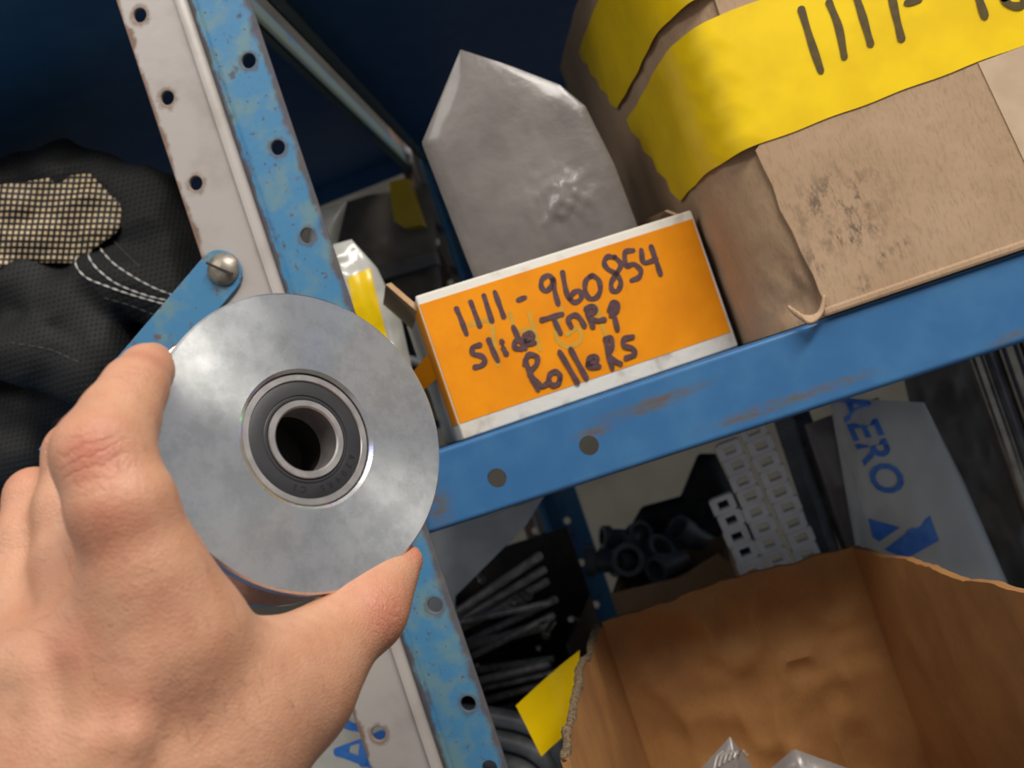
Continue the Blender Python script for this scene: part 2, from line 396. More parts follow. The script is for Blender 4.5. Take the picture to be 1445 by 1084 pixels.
def _tarp(open_):
    t = NT('black_mesh_fabric' if not open_ else 'see_through_mesh_fabric')
    x, y, z = t.xyz()
    k = 2*math.pi/(0.0036 if not open_ else 0.0042)
    a = t.math('SINE', t.math('MULTIPLY', t.math('MULTIPLY_ADD', z, 0.94, t.math('MULTIPLY', x, 0.34 if open_ else 0.1)), k))
    b = t.math('SINE', t.math('MULTIPLY', t.math('MULTIPLY_ADD', x, 0.8, t.math('MULTIPLY_ADD', y, 0.6, t.math('MULTIPLY', z, -0.45))), k))
    if open_:
        f = t.math('MULTIPLY', t.ramp(a, -0.35, 0.1), t.ramp(b, -0.35, 0.1))
        c = t.mix(f, '0c0c0d', 'd6bc96'); t.bump(f, -0.4, 0.0006); return t.set(c, 0.6)
    f = t.math('MULTIPLY', t.ramp(a, -0.2, 0.8), t.ramp(b, -0.2, 0.8))
    t.bump(f, 0.9, 0.0007); return t.set('0b0b0c', 0.7)
M['tarp'] = _tarp(False); M['tarp_open'] = _tarp(True)
M['thread'] = simple('white_thread', 'e4e2de', 'cfcdc8', 300, 0.6)
M['thread_dark'] = simple('grey_thread', '4c4c50', '3a3a3e', 300, 0.6)

# ------------------------------------------------------------------ setting
FLOOR = -1.40
tag(obj('floor', box(-4, 4, -4, 4, FLOOR-0.05, FLOOR), M['concrete']), kind='structure')
tag(obj('wall_back', box(-4, 4, 3.2, 3.3, FLOOR, 2.6), M['wall']), kind='structure')

# ------------------------------------------------------------------ shelving racks
RD = 0.65                  # rack depth
ZM, LIPH = -0.004, 0.0445  # blue middle shelf: top and lip height
ZU = 0.351                 # underside of the upper shelves
ZL = -0.36                 # lower shelf top
ZG = 0.046                 # grey rack's middle shelf top
TOPZ, BOT = 0.75, FLOOR
blue = empty('shelving_rack', (0.25, 0.2, FLOOR), 'blue painted steel shelving rack carrying the cardboard boxes', 'shelving rack')
grey = empty('shelving_rack', (-0.7, 0.2, FLOOR), 'shelving rack with grey front upright, holding the black mesh tarp', 'shelving rack')
def xz(x, z): return (x, z)
def rnd_plate(x0, x1, z0, z1, holes, Y, th, bv=0.0005):
    return plate([(x0, z0), (x1, z0), (x1, z1), (x0, z1)], holes, A(0, Y, 0), A(1, 0, 0), A(0, 0, 1), th, bv)
def rail(prof, z0, z1):      # upright sheet following prof [(x,y)...], open strip with thickness
    pr = np.array(prof); T = np.gradient(pr, axis=0); T /= np.linalg.norm(T, axis=1)[:, None]; N = np.stack([-T[:, 1], T[:, 0]], 1)*0.0024
    ring = np.vstack([pr, (pr+N)[::-1]]); n = len(ring)
    V = np.vstack([np.c_[ring, np.full(n, z0)], np.c_[ring, np.full(n, z1)]])
    return V, [[i, (i+1) % n, n+(i+1) % n, n+i] for i in range(n)]+[list(range(n))[::-1], list(range(n, 2*n))]
SP = 0.0539
def hole_zs(z0, lo, hi): 
    k0 = math.ceil((lo-z0)/SP); k1 = math.floor((hi-z0)/SP); return [z0+k*SP for k in range(k0, k1+1)]
# blue front upright
hz = [0.2466, 0.1926, 0.1379]+hole_zs(0.1379, BOT+0.05, 0.1)+hole_zs(0.3, 0.29, TOPZ-0.03)
hz = [z for z in hz if abs(z+0.088) > 0.02 and abs(z+0.147) > 0.025]+[-0.088, -0.1471]
BX0, BX1 = -0.2090, -0.1750
p1 = rnd_plate(BX0+0.003, BX1, BOT, TOPZ, [circ(-0.1868+(0.0022 if z < 0 else 0), z, 0.0049) for z in hz], -0.00125, 0.0025)
arc = [(BX0+0.004-0.004*math.sin(t), 0.0015-0.004*math.cos(t)+0.004-0.004) for t in np.linspace(0, math.pi/2, 6)]
p2 = rail([(BX0+0.0035, -0.0025)]+[(BX0+0.0035-0.0035*math.sin(t), 0.001-0.0035*math.cos(t)) for t in np.linspace(0.25, math.pi/2, 5)]+[(BX0, 0.036)], BOT, TOPZ)
obj('upright_post', join(p1, p2), M['blue_post'], blue)
# grey front upright, bend on its right
hz = [0.2981, 0.2455, 0.1915, 0.1382]+hole_zs(0.1382-SP, BOT+0.05, 0.1)+hole_zs(0.352, 0.33, TOPZ-0.03)
hz = [z for z in hz if abs(z+0.1494) > 0.027]+[-0.1494]
GX0, GX1 = -0.2528, -0.2124
p1 = rnd_plate(GX0, GX1-0.005, BOT, TOPZ, [circ(-0.2420, z, 0.0047) for z in hz], -0.00125, 0.0025)
p2 = rail([(GX1, 0.036)]+[(GX1-0.005+0.005*math.sin(t), 0.0025-0.005*math.cos(t)) for t in np.linspace(math.pi/2, 0, 7)], BOT, TOPZ)
obj('upright_post', join(p1, p2), M['grey_post'], grey, angle=50)
# rear uprights
def rear(x0, x1, parent, mat, side):
    hs = [circ((x0+x1)/2, z, 0.0049, 14) for z in hole_zs(0.02, -0.4, 0.5)]
    p1 = rnd_plate(x0, x1, BOT, TOPZ, hs, RD, 0.0025)
    xs = x0 if side < 0 else x1
    return obj('upright_post', join(p1, box(xs-0.00125, xs+0.00125, RD-0.036, RD, BOT, TOPZ)), mat, parent)
rear(-0.2320, -0.1880, blue, M['rear_post'], -1)
rear(-0.2640, -0.2400, grey, M['grey_post'], 1)
for zz in (0.19, 0.06, -0.07, -0.19):
    obj('bolt', lathe([(0.0, 0.003), (0.003, 0.0028), (0.0045, 0.001), (0.0048, 0)], A(-0.199, RD-0.0013, zz), A(0, -1, 0), 14), M['steel'], blue, smooth=True)
# far right uprights of the blue rack, outside the frame
for yy in (0.0, RD):
    obj('upright_post', rnd_plate(0.675, 0.709, BOT, TOPZ, [], yy, 0.0025), M['blue_post'], blue)
    obj('upright_post', rnd_plate(-1.15, -1.116, BOT, TOPZ, [], yy, 0.0025), M['grey_post'], grey)
# shelves: pan with lips turned down
SK = -0.068               # the upper shelves stand a little out of square
def skewed(vf, k): v = np.array(vf[0], float); v[:, 0] += k*v[:, 1]; return v, vf[1]
def shelf(parent, x0, x1, ztop, liph, mat, holes=(), rearh=0.02, name='shelf', sidemat=None, y0=0.0006, lipmat=None, skew=0.0, upturned=False):
    s = obj(name, skewed(box(x0, x1, y0+0.001, RD-0.003, ztop-0.0015, ztop), skew), mat, parent)
    # front lip with rounded top and bottom roll
    zt, zb = (ztop+liph-0.002, ztop-0.002) if upturned else (ztop, ztop-liph)
    fl = plate([(x0, zb+0.003), (x1, zb+0.003), (x1, zt-0.003), (x0, zt-0.003)], [circ(hx, hz_, 0.0056, 22) for hx, hz_ in holes], A(0, y0+0.001, 0), A(1, 0, 0), A(0, 0, 1), 0.002, 0.0)
    def roll(zc, a0, a1):
        t = np.linspace(a0, a1, 6); r = 0.003
        o1 = [(y0+r-r*math.cos(q), zc+r*math.sin(q)) for q in t]; V, Fc = [], []
        for x in (x0, x1): V += [(x, a, b) for a, b in o1]
        return np.array(V), [[i, i+1, 6+i+1, 6+i] for i in range(5)]
    rt = roll(zt-0.003, 0, math.pi/2); rb = roll(zb+0.003, 0, -math.pi/2)
    rb2 = box(x0, x1, y0+0.003, y0+0.012, zb, zb+0.0015)
    obj('front_lip', join(fl, rt, rb, rb2), lipmat or M['beam'], s, smooth=False)
    obj('rear_lip', skewed(box(x0, x1, RD-0.003, RD-0.0015, ztop-rearh, ztop), skew), M['rearlip'], s)
    for xx in (x0, x1):
        d = 1 if xx == x0 else -1
        obj('side_lip', skewed(join(box(min(xx, xx+d*0.0015), max(xx, xx+d*0.0015), y0+0.003, RD-0.003, ztop-rearh, ztop-0.0015),
                             box(min(xx, xx+d*0.008), max(xx, xx+d*0.008), y0+0.003, RD-0.003, ztop-rearh, ztop-rearh+0.0015)), skew), sidemat or M['sidelip'], s)
    return s
shelf(blue, -0.2055, 0.70, ZM, LIPH, M['under'], [(-0.1268, -0.0301), (-0.0710, -0.0289), (0.30, -0.029), (0.36, -0.029)], rearh=0.03)
shelf(blue, -0.1905, 0.70, ZU+0.0015, 0.045, M['under'], rearh=0.022, skew=SK, upturned=True)
shelf(blue, -0.2055, 0.70, ZL, 0.045, M['under'])
shelf(grey, -1.14, -0.2165, ZG, 0.045, M['under'], rearh=0.03)
shelf(grey, -1.14, -0.2075, ZU+0.0015, 0.045, M['under'], rearh=0.022, skew=SK, upturned=True)
shelf(grey, -1.14, -0.2165, ZL, 0.045, M['under'])
# corner brace on the grey upright with its slotted screw
b0, b1 = P(312, 384, -0.004), P(80, 658, -0.004)
ex = nrm(b1-b0); ey = np.cross(A(0, -1, 0), ex); L = np.linalg.norm(b1-b0)
out = [(0.012*-math.sin(t)*1.0, 0.0135*math.cos(t)) for t in np.linspace(0, math.pi, 12)]+[(L, -0.0150), (L, 0.0150)]
br = obj('corner_brace', plate([(x, y) for x, y in out], [], b0, ex, ey, 0.0024, 0.0005), M['gusset'], grey)
scp = P(315, 380, -0.0055); sc = lathe([(0.0, 0.0052), (0.004, 0.0048), (0.0075, 0.0034), (0.0095, 0.0012), (0.0102, -0.0004), (0.0098, -0.0006)], scp, A(0.05, -1, 0.05), 32)
scr = obj('slotted_screw', sc, M['steel'], br, smooth=True)
sd = nrm(P(330, 388, -0.0105)-P(298, 374, -0.0105)); sn = A(0, -1, 0); su = np.cross(sd, sn); c0 = scp+sn*0.0047
hx = [c0+sd*a*0.0088+su*b*0.0007+sn*c*0.0008 for c in (-1, 1) for a, b in ((-1, -1), (1, -1), (1, 1), (-1, 1))]
obj('screw_slot', hexa(hx), M['dark_metal'], scr)

# ------------------------------------------------------------------ orange labelled box
FL_, FR_ = P(655, 620, 0.0), P(1043, 489, 0.060)
zb = ZM+0.0004
FL_ = A(FL_[0]-0.0005, 0.0, zb); FR_ = A(FR_[0], 0.060, zb)
fx = nrm(FR_-FL_); fn = nrm(A(fx[1], -fx[0], 0)); W = np.linalg.norm(FR_-FL_); HB = 0.0870; DB = 0.115; up = A(0, 0, 1)
ob = empty('labelled_box', (FL_+FR_)/2-fn*DB/2, 'small white box with orange hand-lettered label, open on top', 'box')
def ux(a, b, c): return FL_+fx*a-fn*b+up*c        # along front, depth, height
def wallbox(a0, a1, d0, d1, z0, z1): return hexa([ux(a0, d0, z0), ux(a1, d0, z0), ux(a1, d1, z0), ux(a0, d1, z0), ux(a0, d0, z1), ux(a1, d0, z1), ux(a1, d1, z1), ux(a0, d1, z1)])
T_ = 0.0032
obj('front_panel', bevel(wallbox(0, W, 0, T_, 0, HB), 0.0014, 3), M['white_card'], ob, smooth=True)
obj('side_panel', bevel(wallbox(0, T_, T_, DB, 0, HB-0.001), 0.0008), M['white_card'], ob)
obj('side_panel', bevel(wallbox(W-T_, W, T_, DB, 0, HB-0.001), 0.0008), M['card'], ob)
obj('back_panel', wallbox(T_, W-T_, DB-T_, DB, 0, HB-0.002), M['card'], ob)
obj('bottom_panel', wallbox(T_, W-T_, T_, DB-T_, 0.0, 0.003), M['card'], ob)
# label: front piece and piece wrapped on the left side
fp = ux(0, 0, 0)
def onf(x, y): return PL(x, y, fp, fn)
def fz(x, y): q = onf(x, y)-FL_; return float(q@fx), float(q[2])
z0l, z1l = 0.0095, HB-0.0055
obj('orange_label', join(hexa([ux(0.0014, -0.0003, z0l), ux(W-0.0022, -0.0003, z0l), ux(W-0.0022, 0.0003, z0l), ux(0.0014, 0.0003, z0l),
    ux(0.0010, -0.0003, z1l), ux(W-0.0016, -0.0003, z1l), ux(W-0.0016, 0.0003, z1l), ux(0.0010, 0.0003, z1l)]),
    hexa([ux(-0.0004, 0.0014, z0l), ux(0.0002, 0.0014, z0l), ux(0.0002, 0.034, z0l), ux(-0.0004, 0.034, z0l), ux(-0.0004, 0.0014, z1l), ux(0.0002, 0.0014, z1l), ux(0.0002, 0.034, z1l), ux(-0.0004, 0.034, z1l)]),
    hexa([ux(-0.0004, 0.0014, z0l), ux(0.0014, -0.0003, z0l), ux(0.0016, 0.0003, z0l), ux(0.0002, 0.0016, z0l), ux(-0.0004, 0.0014, z1l), ux(0.0012, -0.0003, z1l), ux(0.0014, 0.0003, z1l), ux(0.0002, 0.0016, z1l)])), M['orange'], ob, label='orange paper label')
# corrugated flap standing up at the left rear and a torn brown edge along the right top
fl0, fl1 = ux(0.001, 0.030, HB-0.004), ux(0.001, 0.052, HB-0.004)
tipv = A(-0.016, 0.010, 0.020)
obj('flap', hexa([ux(0.0, 0.012, HB-0.008), ux(0.0035, 0.012, HB-0.008), ux(0.0035, 0.085, HB-0.008), ux(0.0, 0.085, HB-0.008)]+[q+tipv for q in (ux(0.0, 0.012, HB-0.004), ux(0.0035, 0.012, HB-0.004), ux(0.0035, 0.085, HB-0.004), ux(0.0, 0.085, HB-0.004))]), M['card_small'], ob)
obj('flap', hexa([ux(W-0.0035, 0.008, HB-0.003), ux(W-0.0005, 0.008, HB-0.003), ux(W-0.0005, 0.105, HB-0.003), ux(W-0.0035, 0.105, HB-0.003), ux(W-0.012, 0.012, HB+0.006), ux(W-0.0095, 0.012, HB+0.006), ux(W-0.010, 0.105, HB+0.016), ux(W-0.0125, 0.105, HB+0.016)]), M['card_dark'], ob)
obj('orange_tab', hexa([ux(-0.0004, 0.034, 0.040), ux(0.0002, 0.034, 0.040), ux(-0.010, 0.050, 0.036), ux(-0.0106, 0.050, 0.036), ux(-0.0004, 0.034, 0.056), ux(0.0002, 0.034, 0.056), ux(-0.010, 0.050, 0.050), ux(-0.0106, 0.050, 0.050)]), M['orange'], ob)
def K6(x, y): return onf(520+x/2.5804, 280+y/2.5804)
def ell(cx, cy, rx, ry, tilt=0, n=9): 
    c, s_ = math.cos(tilt), math.sin(tilt)
    return [(cx+rx*math.cos(t)*c-ry*math.sin(t)*s_, cy+rx*math.cos(t)*s_+ry*math.sin(t)*c) for t in np.linspace(0, 2*math.pi, n)]
TXT = [[(320, 402), (338, 445), (356, 494)], [(372, 378), (405, 466)], [(420, 355), (449, 448)], [(460, 343), (475, 385), (492, 432)], [(545, 371), (568, 362)],
 [(672, 296), (655, 281), (632, 295), (629, 322), (645, 338), (664, 322), (672, 296), (678, 340), (690, 385)],
 [(706, 270), (716, 325), (728, 362), (752, 379), (775, 362), (768, 338), (746, 344), (733, 366)],
 [(810, 283), (791, 300), (788, 335), (803, 364), (828, 362), (843, 335), (838, 300), (818, 283), (806, 284)],
 [(895, 216), (870, 213), (857, 234), (870, 257), (903, 278), (918, 308), (906, 337), (886, 334), (884, 305), (905, 270), (918, 240), (896, 214)],
 [(962, 190), (933, 198), (938, 245), (965, 240), (990, 262), (984, 287), (958, 299)],
 [(992, 190), (1002, 234), (1046, 222)], [(1028, 176), (1046, 228), (1062, 277)],
 [(405, 534), (380, 543), (380, 566), (410, 574), (424, 592), (410, 609), (387, 615)], [(437, 515), (453, 555), (470, 590)], [(490, 546), (501, 567)], [(484, 521), (486, 525)],
 [(527, 470), (545, 508), (570, 545)], [(552, 516), (532, 522), (534, 545), (556, 548)], [(572, 520), (598, 507), (586, 490), (567, 503), (573, 528), (603, 526)],
 [(630, 443), (668, 432), (703, 422)], [(672, 432), (684, 462), (698, 490)], [(737, 468), (727, 440), (748, 425), (768, 436), (785, 465)],
 [(792, 402), (803, 435), (816, 468)], [(790, 402), (816, 393), (824, 410), (802, 430), (830, 446), (858, 442)],
 [(886, 385), (894, 430), (905, 478)], [(876, 408), (886, 381), (906, 386), (902, 410), (882, 426)],
 [(570, 590), (592, 648), (616, 695)], [(568, 602), (582, 570), (612, 577), (610, 606), (586, 636), (612, 668), (630, 684), (650, 674)],
 ell(676, 656, 21, 25, 0.2, 10), [(695, 560), (728, 616), (760, 672)], [(735, 550), (763, 602), (792, 655)],
 [(797, 606), (830, 592), (822, 575), (802, 584), (802, 612), (838, 612)], [(862, 512), (872, 566), (886, 618)], [(860, 512), (880, 509), (886, 540), (872, 567), (892, 590), (916, 602)],
 [(960, 504), (928, 513), (930, 537), (960, 547), (966, 568), (936, 581)]]
obj('handwriting', strokes(TXT, 0.0031, K6, fn, 0.0005), M['ink'], ob, label='dark marker lettering 1111-960854 slide TARP Rollers')
FT = [[(370, 460), (440, 448), (458, 530), (470, 605)], [(515, 420), (540, 482), (605, 468)], [(585, 420), (606, 490), (625, 550)], [(705, 400), (682, 500), (720, 540), (770, 520), (765, 472), (722, 496)], [(828, 390), (862, 500)]]
obj('old_lettering', strokes(FT, 0.0026, K6, fn, 0.0004), M['ink_faint'], ob, label='faded green older marker lettering')

# grey plastic bag standing in the orange box
def Y_(pts, Y): return [P(x, y, Y) for x, y in pts]
Yb = 0.085
bag = pillow(Y_([(700, 470), (660, 370), (595, 202), (650, 70)], Yb), Y_([(905, 420), (900, 320), (866, 230), (826, 150)], Yb), Y_([(700, 470), (905, 420)], Yb), Y_([(650, 70), (720, 93), (790, 120), (826, 150)], Yb), 0.0035, 0.0006, 18, 60, 60, seed=3)
v = bag[0]; c1 = P(790, 285, Yb-0.008); r_ = np.linalg.norm(v-c1, axis=1)
v[:, 1] += -0.004*np.exp(-(r_/0.018)**2)*(0.3+1.6*ridge(v*95+9, 3)); bag = (v, bag[1])
obj('plastic_bag', bag, M['bag_grey'], smooth=True, label='grey plastic bag standing upright in the orange labelled box', cat='plastic bag')

# ------------------------------------------------------------------ big cardboard box
foot = smoothline([A(0.43, -0.0005, 0), A(0.20, -0.0005, 0), A(0.10, -0.0005, 0), A(0.074, -0.0002, 0), A(0.060, 0.004, 0), A(0.047, 0.016, 0), A(0.038, 0.036, 0), A(0.031, 0.062, 0), A(0.021, 0.10, 0), A(-0.005, 0.19, 0), A(-0.028, 0.285, 0)], 10)
foot = np.vstack([foot, [A(-0.022, 0.30, 0), A(0.43, 0.31, 0)]])
zb = ZM+0.0006; HBIG = 0.268
def ring(off_, zs, pts, jit=0.0):
    T = np.gradient(pts, axis=0); T /= np.linalg.norm(T, axis=1)[:, None]; N = np.stack([T[:, 1], -T[:, 0], 0*T[:, 0]], 1)
    N = np.where((N@A(-1, -1, 0))[:, None] < 0, -N, N)
    return pts+N*off_
big = empty('cardboard_box', (0.2, 0.15, zb), 'large brown cardboard box with wide yellow tape and crushed corner', 'cardboard box')
nz_ = 70; zs = np.linspace(0, HBIG, nz_); n = len(foot)
V = np.vstack([np.c_[foot[:, :2], np.full(n, z+zb)] for z in zs])
# dents near the crushed lower corner
c = P(1135, 430, 0.0); d = np.linalg.norm(V-c, axis=1)
V[:, :2] += (np.stack([np.full(len(V), 0.5), np.full(len(V), 0.8)], 1))*(0.006*np.exp(-(d/0.022)**2)*(1+ridge(V*120, 3)))[:, None]
wgt = np.clip((0.070-V[:, 0])/.012, 0, 1)
V[:, :2] += (np.array([[.6, .8]])*(0.0022*ridge(V*np.array([30, 30, 14])+2, 3)+.0012*fbm(V*60))[:, None])*wgt[:, None]
Fc = [[k*n+i, k*n+(i+1) % n, (k+1)*n+(i+1) % n, (k+1)*n+i] for k in range(nz_-1) for i in range(n)]
Fc += [list(range(n))[::-1], [(nz_-1)*n+i for i in range(n)]]
obj('body', (V, Fc), M['card_side'], big, angle=50)
# front outer panel with torn left edge
el = [(1066, 212), (1078, 236), (1090, 262), (1103, 296), (1118, 325), (1133, 358), (1148, 388), (1158, 410), (1166, 432)]
Pf = [P(x+rng.uniform(-1.5, 1.5), y, -0.0042) for x, y in el]
outl = [(q[0], q[2]) for q in Pf]
x_top = outl[0][0]; outl = [(x_top+0.008, zb+HBIG-0.002), (x_top+0.004, 0.0955)]+outl+[(outl[-1][0]+0.002, zb+0.004), (0.43, zb+0.004), (0.43, zb+HBIG-0.002)]
def _fcard():
    def st(t, c):
        x, y, z = t.xyz(); m = None
        for cx_, cy_, rx, rz in ((1180, 285, .030, .020), (1240, 360, .004, .010), (1215, 400, .006, .006), (1270, 350, .007, .007), (1150, 380, .006, .016), (1200, 330, .02, .012)):
            q = P(cx_, cy_, 0)
            dd = t.math('SQRT', t.math('ADD', t.math('POWER', t.math('MULTIPLY', t.math('SUBTRACT', x, float(q[0])), 1/rx), 2.0), t.math('POWER', t.math('MULTIPLY', t.math('SUBTRACT', z, float(q[2])), 1/rz), 2.0)))
            e = t.math('SUBTRACT', 1.0, t.ramp(dd, 0.1, 1.3)); m = e if m is None else t.math('MAXIMUM', m, e)
        g = t.math('MULTIPLY', m, t.ramp(t.noise(190, 5, 0.7, stretch=(1, 1, 0.5)), 0.46, 0.66))
        return t.mix(t.math('MULTIPLY', g, 0.8), c, '3d3530')
    return cardboard('front_panel_cardboard', 'a88a6c', 'b19376', st)
fpn = obj('front_panel', plate(outl, [], A(0, -0.0018, 0), A(1, 0, 0), A(0, 0, 1), 0.0022, 0.0004), _fcard(), big)
obj('bottom_fold', bevel(box(0.070, 0.43, -0.0036, 0.003, zb, zb+0.0052), 0.0016, 2), M['card'], big)
# torn paper layers at the crushed corner
for k in range(4):
    a = [P(1112+6*k, 432+4*k, -0.004-0.001*k), P(1128+5*k, 446+3*k, -0.0055-0.001*k), P(1150+3*k, 447-2*k, -0.0055), P(1163, 434-6*k, -0.0050)]
    obj('torn_paper', tube(smoothline(a, 5), [0.0009+0.0009*math.sin(math.pi*i/15)*0.6 for i in range(16)], 6), M['card'] if k % 2 else M['card_dark'], big, smooth=True)
# pale paper strip on the right of the front
a = [P(1382, 88, -0.0052), P(1445, 222, -0.0052)]; sl = (a[1][0]-a[0][0])/(a[1][2]-a[0][2])
def xs_(z): return a[0][0]+(z-a[0][2])*sl
obj('paper_strip', plate([(xs_(0.0945), 0.0945), (xs_(0.002), 0.002), (0.30, 0.002), (0.30, 0.0945)], [], A(0, -0.0031, 0), A(1, 0, 0), A(0, 0, 1), 0.0008), simple('pale_paper', 'c2a98e', 'b69c80', 40, 0.6), big)
# tape bands wrapped round the corner
fr = foot[:len(foot)-2]; sarc = np.r_[0, np.cumsum(np.linalg.norm(np.diff(fr, axis=0), axis=1))]
def band(zlo, zhi, xend_lo, xend_hi, teeth, off_=0.0030, name='yellow_tape'):
    """from the far right to a torn end on the left face; ends given as arc lengths at the lower and upper edge"""
    nb_, nt = 420, 9; rows = []
    for j in range(nt):
        f = j/(nt-1); z = zlo+(zhi-zlo)*f; se = xend_lo+(xend_hi-xend_lo)*f+(teeth if j % 2 else 0.0)
        s_ = np.linspace(0, se, nb_); pts = np.stack([np.interp(s_, sarc, fr[:, k]) for k in range(3)], 1)
        o_ = np.where(pts[:, 0] > 0.060, off_, np.where(pts[:, 0] > 0.025, 0.0015+(off_-0.0015)*(pts[:, 0]-0.025)/0.035, 0.0015))
        q = ring(1.0, None, pts)-pts; pts = pts+q*o_[:, None]
        bl_ = np.clip((pts[:, 0]-.046)/.020, 0, 1); bl_ = bl_*bl_*(3-2*bl_); pts[:, 1] += (np.minimum(pts[:, 1], -.0036)-pts[:, 1])*bl_; pts[:, 2] = z+0.0003*np.sin(s_*160+j); rows.append(pts)
    S = np.array(rows).transpose(1, 0, 2); return obj(name, sheet(S, A(-0.3, -1, 0)*0+A(-0.5, -0.8, 0), 0.0004), M['tape'], big, angle=30)
def arc_of(x, y):   # nearest arc length of the footprint seen through a pixel
    best = None
    for s_ in np.linspace(0, sarc[-1], 500):
        q = A(*[np.interp(s_, sarc, fr[:, k]) for k in range(2)], 0); pr = P(x, y, q[1])
        e = abs(pr[0]-q[0])
        if q[0] < 0.06 and (best is None or e < best[0]): best = (e, s_, pr[2])
    return best[1], best[2]
sA, zA = arc_of(965, 290); sB, zB = arc_of(893, 185); sC, zC = arc_of(872, 150); sD, zD = arc_of(820, 75)
zlo = P(1070, 203, -0.006)[2]; zhi = P(1060, 2, -0.006)[2]
band(zlo, zhi, sA, sB, 0.006)
band(zhi+0.013, zhi+0.075, sC, sD, 0.005)
def K3(x, y): return P(760+x/2.1095, y/2.1095, -0.0038)
BT = [[(782, 28), (810, 120), (840, 210)], [(865, 8), (893, 80), (910, 168)], [(945, -12), (968, 60), (988, 130)], [(1045, -40), (1062, 40), (1080, 115)], [(1098, 8), (1132, -2)], [(1296, -60), (1312, 0), (1328, 48)], [(1296, -60), (1262, -66), (1256, -92), (1288, -104), (1296, -60)], [(1372, -70), (1384, -10), (1402, 14), (1436, 16), (1444, -14), (1412, -26), (1386, -4)]]
obj('handwriting', strokes(BT, 0.0038, K3, A(0, -1, 0), 0.0003), M['ink_brown'], big, label='dark marker digits on the yellow tape')

# ------------------------------------------------------------------ black mesh tarp on the grey rack
from mathutils.bvhtree import BVHTree
def bvh_of(vf): return BVHTree.FromPolygons([tuple(q) for q in np.asarray(vf[0])], [tuple(q) for q in vf[1]])
def hit(b, x, y, lift=0.0006, fallback=None):
    d = nrm(ray(x, y)); r = b.ray_cast(Vector(CAM), Vector(d))
    if r[0] is None: return fallback
    return np.array(r[0])-d*lift
def C(a, b, k=0.02):     # cone between two (pixel x, pixel y, Y, pixel radius)
    f = lambda q: (P(q[0], q[1], q[2]), q[3]*(q[2]+0.55)/FPX)
    (pa, ra), (pb, rb) = f(a), f(b); return (pa, pb, ra, rb, k)
def chain_c(pts, k): return [C(pts[i], pts[i+1], k) for i in range(len(pts)-1)]
tarp_e = empty('mesh_tarp', (-0.40, 0.14, ZG), 'folded black mesh tarp with white stitching on the grey rack', 'tarp')
cones = [C((-120, 470, .20, 150), (20, 600, .17, 105), .03), C((-120, 640, .16, 110), (40, 640, .15, 70), .03), C((60, 470, .20, 120), (200, 430, .21, 95), .03), C((120, 560, .16, 70), (190, 520, .17, 60), .03)]
cones += [C((-110, 690, .19, 95), (70, 655, .20, 75), .03), C((70, 655, .20, 75), (200, 560, .22, 70), .03)]
cones += [C((-60, 370, .22, 120), (100, 320, .21, 105), .03), C((100, 320, .21, 105), (190, 340, .21, 90), .03)]
cones += chain_c([(-80, 306, .125, 40), (10, 270, .115, 40), (85, 246, .115, 38), (150, 252, .115, 34), (196, 266, .115, 34), (222, 300, .115, 40), (240, 345, .12, 52), (272, 410, .13, 62), (290, 480, .14, 62)], .020)
cones += chain_c([(-40, 390, .115, 36), (40, 400, .105, 38), (100, 440, .105, 42), (150, 500, .11, 42), (200, 560, .115, 38)], .020)
cones += chain_c([(135, 380, .115, 34), (185, 395, .11, 40), (250, 430, .115, 42), (300, 460, .12, 40)], .018)
cones += chain_c([(-60, 490, .10, 40), (60, 500, .10, 38), (120, 530, .105, 36), (150, 560, .11, 30)], .02)
def tarp_extra(g, f):
    f = f-0.009*(vnoise(g*34)-0.5)-0.005*ridge(g*30+3, 2)
    return np.maximum(f, ZG+0.0005-g[..., 2])
tv = sdf_body(cones, 0.0036, tarp_extra)
obj('black_fabric', tv, M['tarp'], tarp_e, smooth=True)
tb = bvh_of(tv)
S = coons(Y_([(-60, 400), (-60, 290)], .1), Y_([(118, 372), (168, 335), (193, 300)], .1), Y_([(-60, 400), (50, 372), (118, 372)], .1), Y_([(-60, 290), (40, 262), (130, 246), (193, 300)], .1), 40, 30)
S[..., 1] += -0.006+0.012*fbm(S*38+4)-0.012*np.linspace(1, 0, 40)[:, None]
obj('see_through_fabric', sheet(S, A(0, -1, 0), 0.0008), M['tarp_open'], tarp_e, smooth=True, label='see-through beige and black mesh')
def stitch(px, mat, rad=0.0006, dash=3, gap=2, name='stitching'):
    q = smoothline([A(x, y, 0) for x, y in px], 12); out = []
    step = np.r_[0, np.cumsum(np.linalg.norm(np.diff(q, axis=0), axis=1))]; n = max(int(step[-1]/2.6), 4)
    q = np.stack([np.interp(np.linspace(0, step[-1], n), step, q[:, k]) for k in range(2)], 1)
    pts = [hit(tb, x, y, 0.0005) for x, y in q]; pts = [p if p is not None else P(x, y, 0.08) for p, (x, y) in zip(pts, q)]
    pr = [0.25 if (gap and k % (dash+gap) >= dash) else 1.0 for k in range(n)]
    obj(name, tube(pts, [rad*max(a, .12) for a in pr], 6), mat, tarp_e, smooth=True)
def K1(l): return [(x/3.3875, 180+y/3.3875) for x, y in l]
stitch(K1([(372, 610), (360, 640), (375, 680), (420, 722), (500, 755), (620, 797), (810, 852)]), M['thread'])
stitch(K1([(436, 576), (422, 605), (440, 645), (480, 690), (560, 748), (690, 800), (820, 832)]), M['thread'])
stitch(K1([(484, 535), (474, 560), (492, 595), (550, 655), (640, 715), (740, 768), (840, 806)]), M['thread'])
stitch(K1([(528, 522), (580, 580), (672, 668)]), M['thread_dark'], 0.0004, 6, 0)
stitch(K1([(500, 815), (620, 850), (735, 895)]), M['thread_dark'], 0.0004)
stitch([(15, 484), (68, 493), (95, 504), (112, 512)], M['thread_dark'], 0.0005)

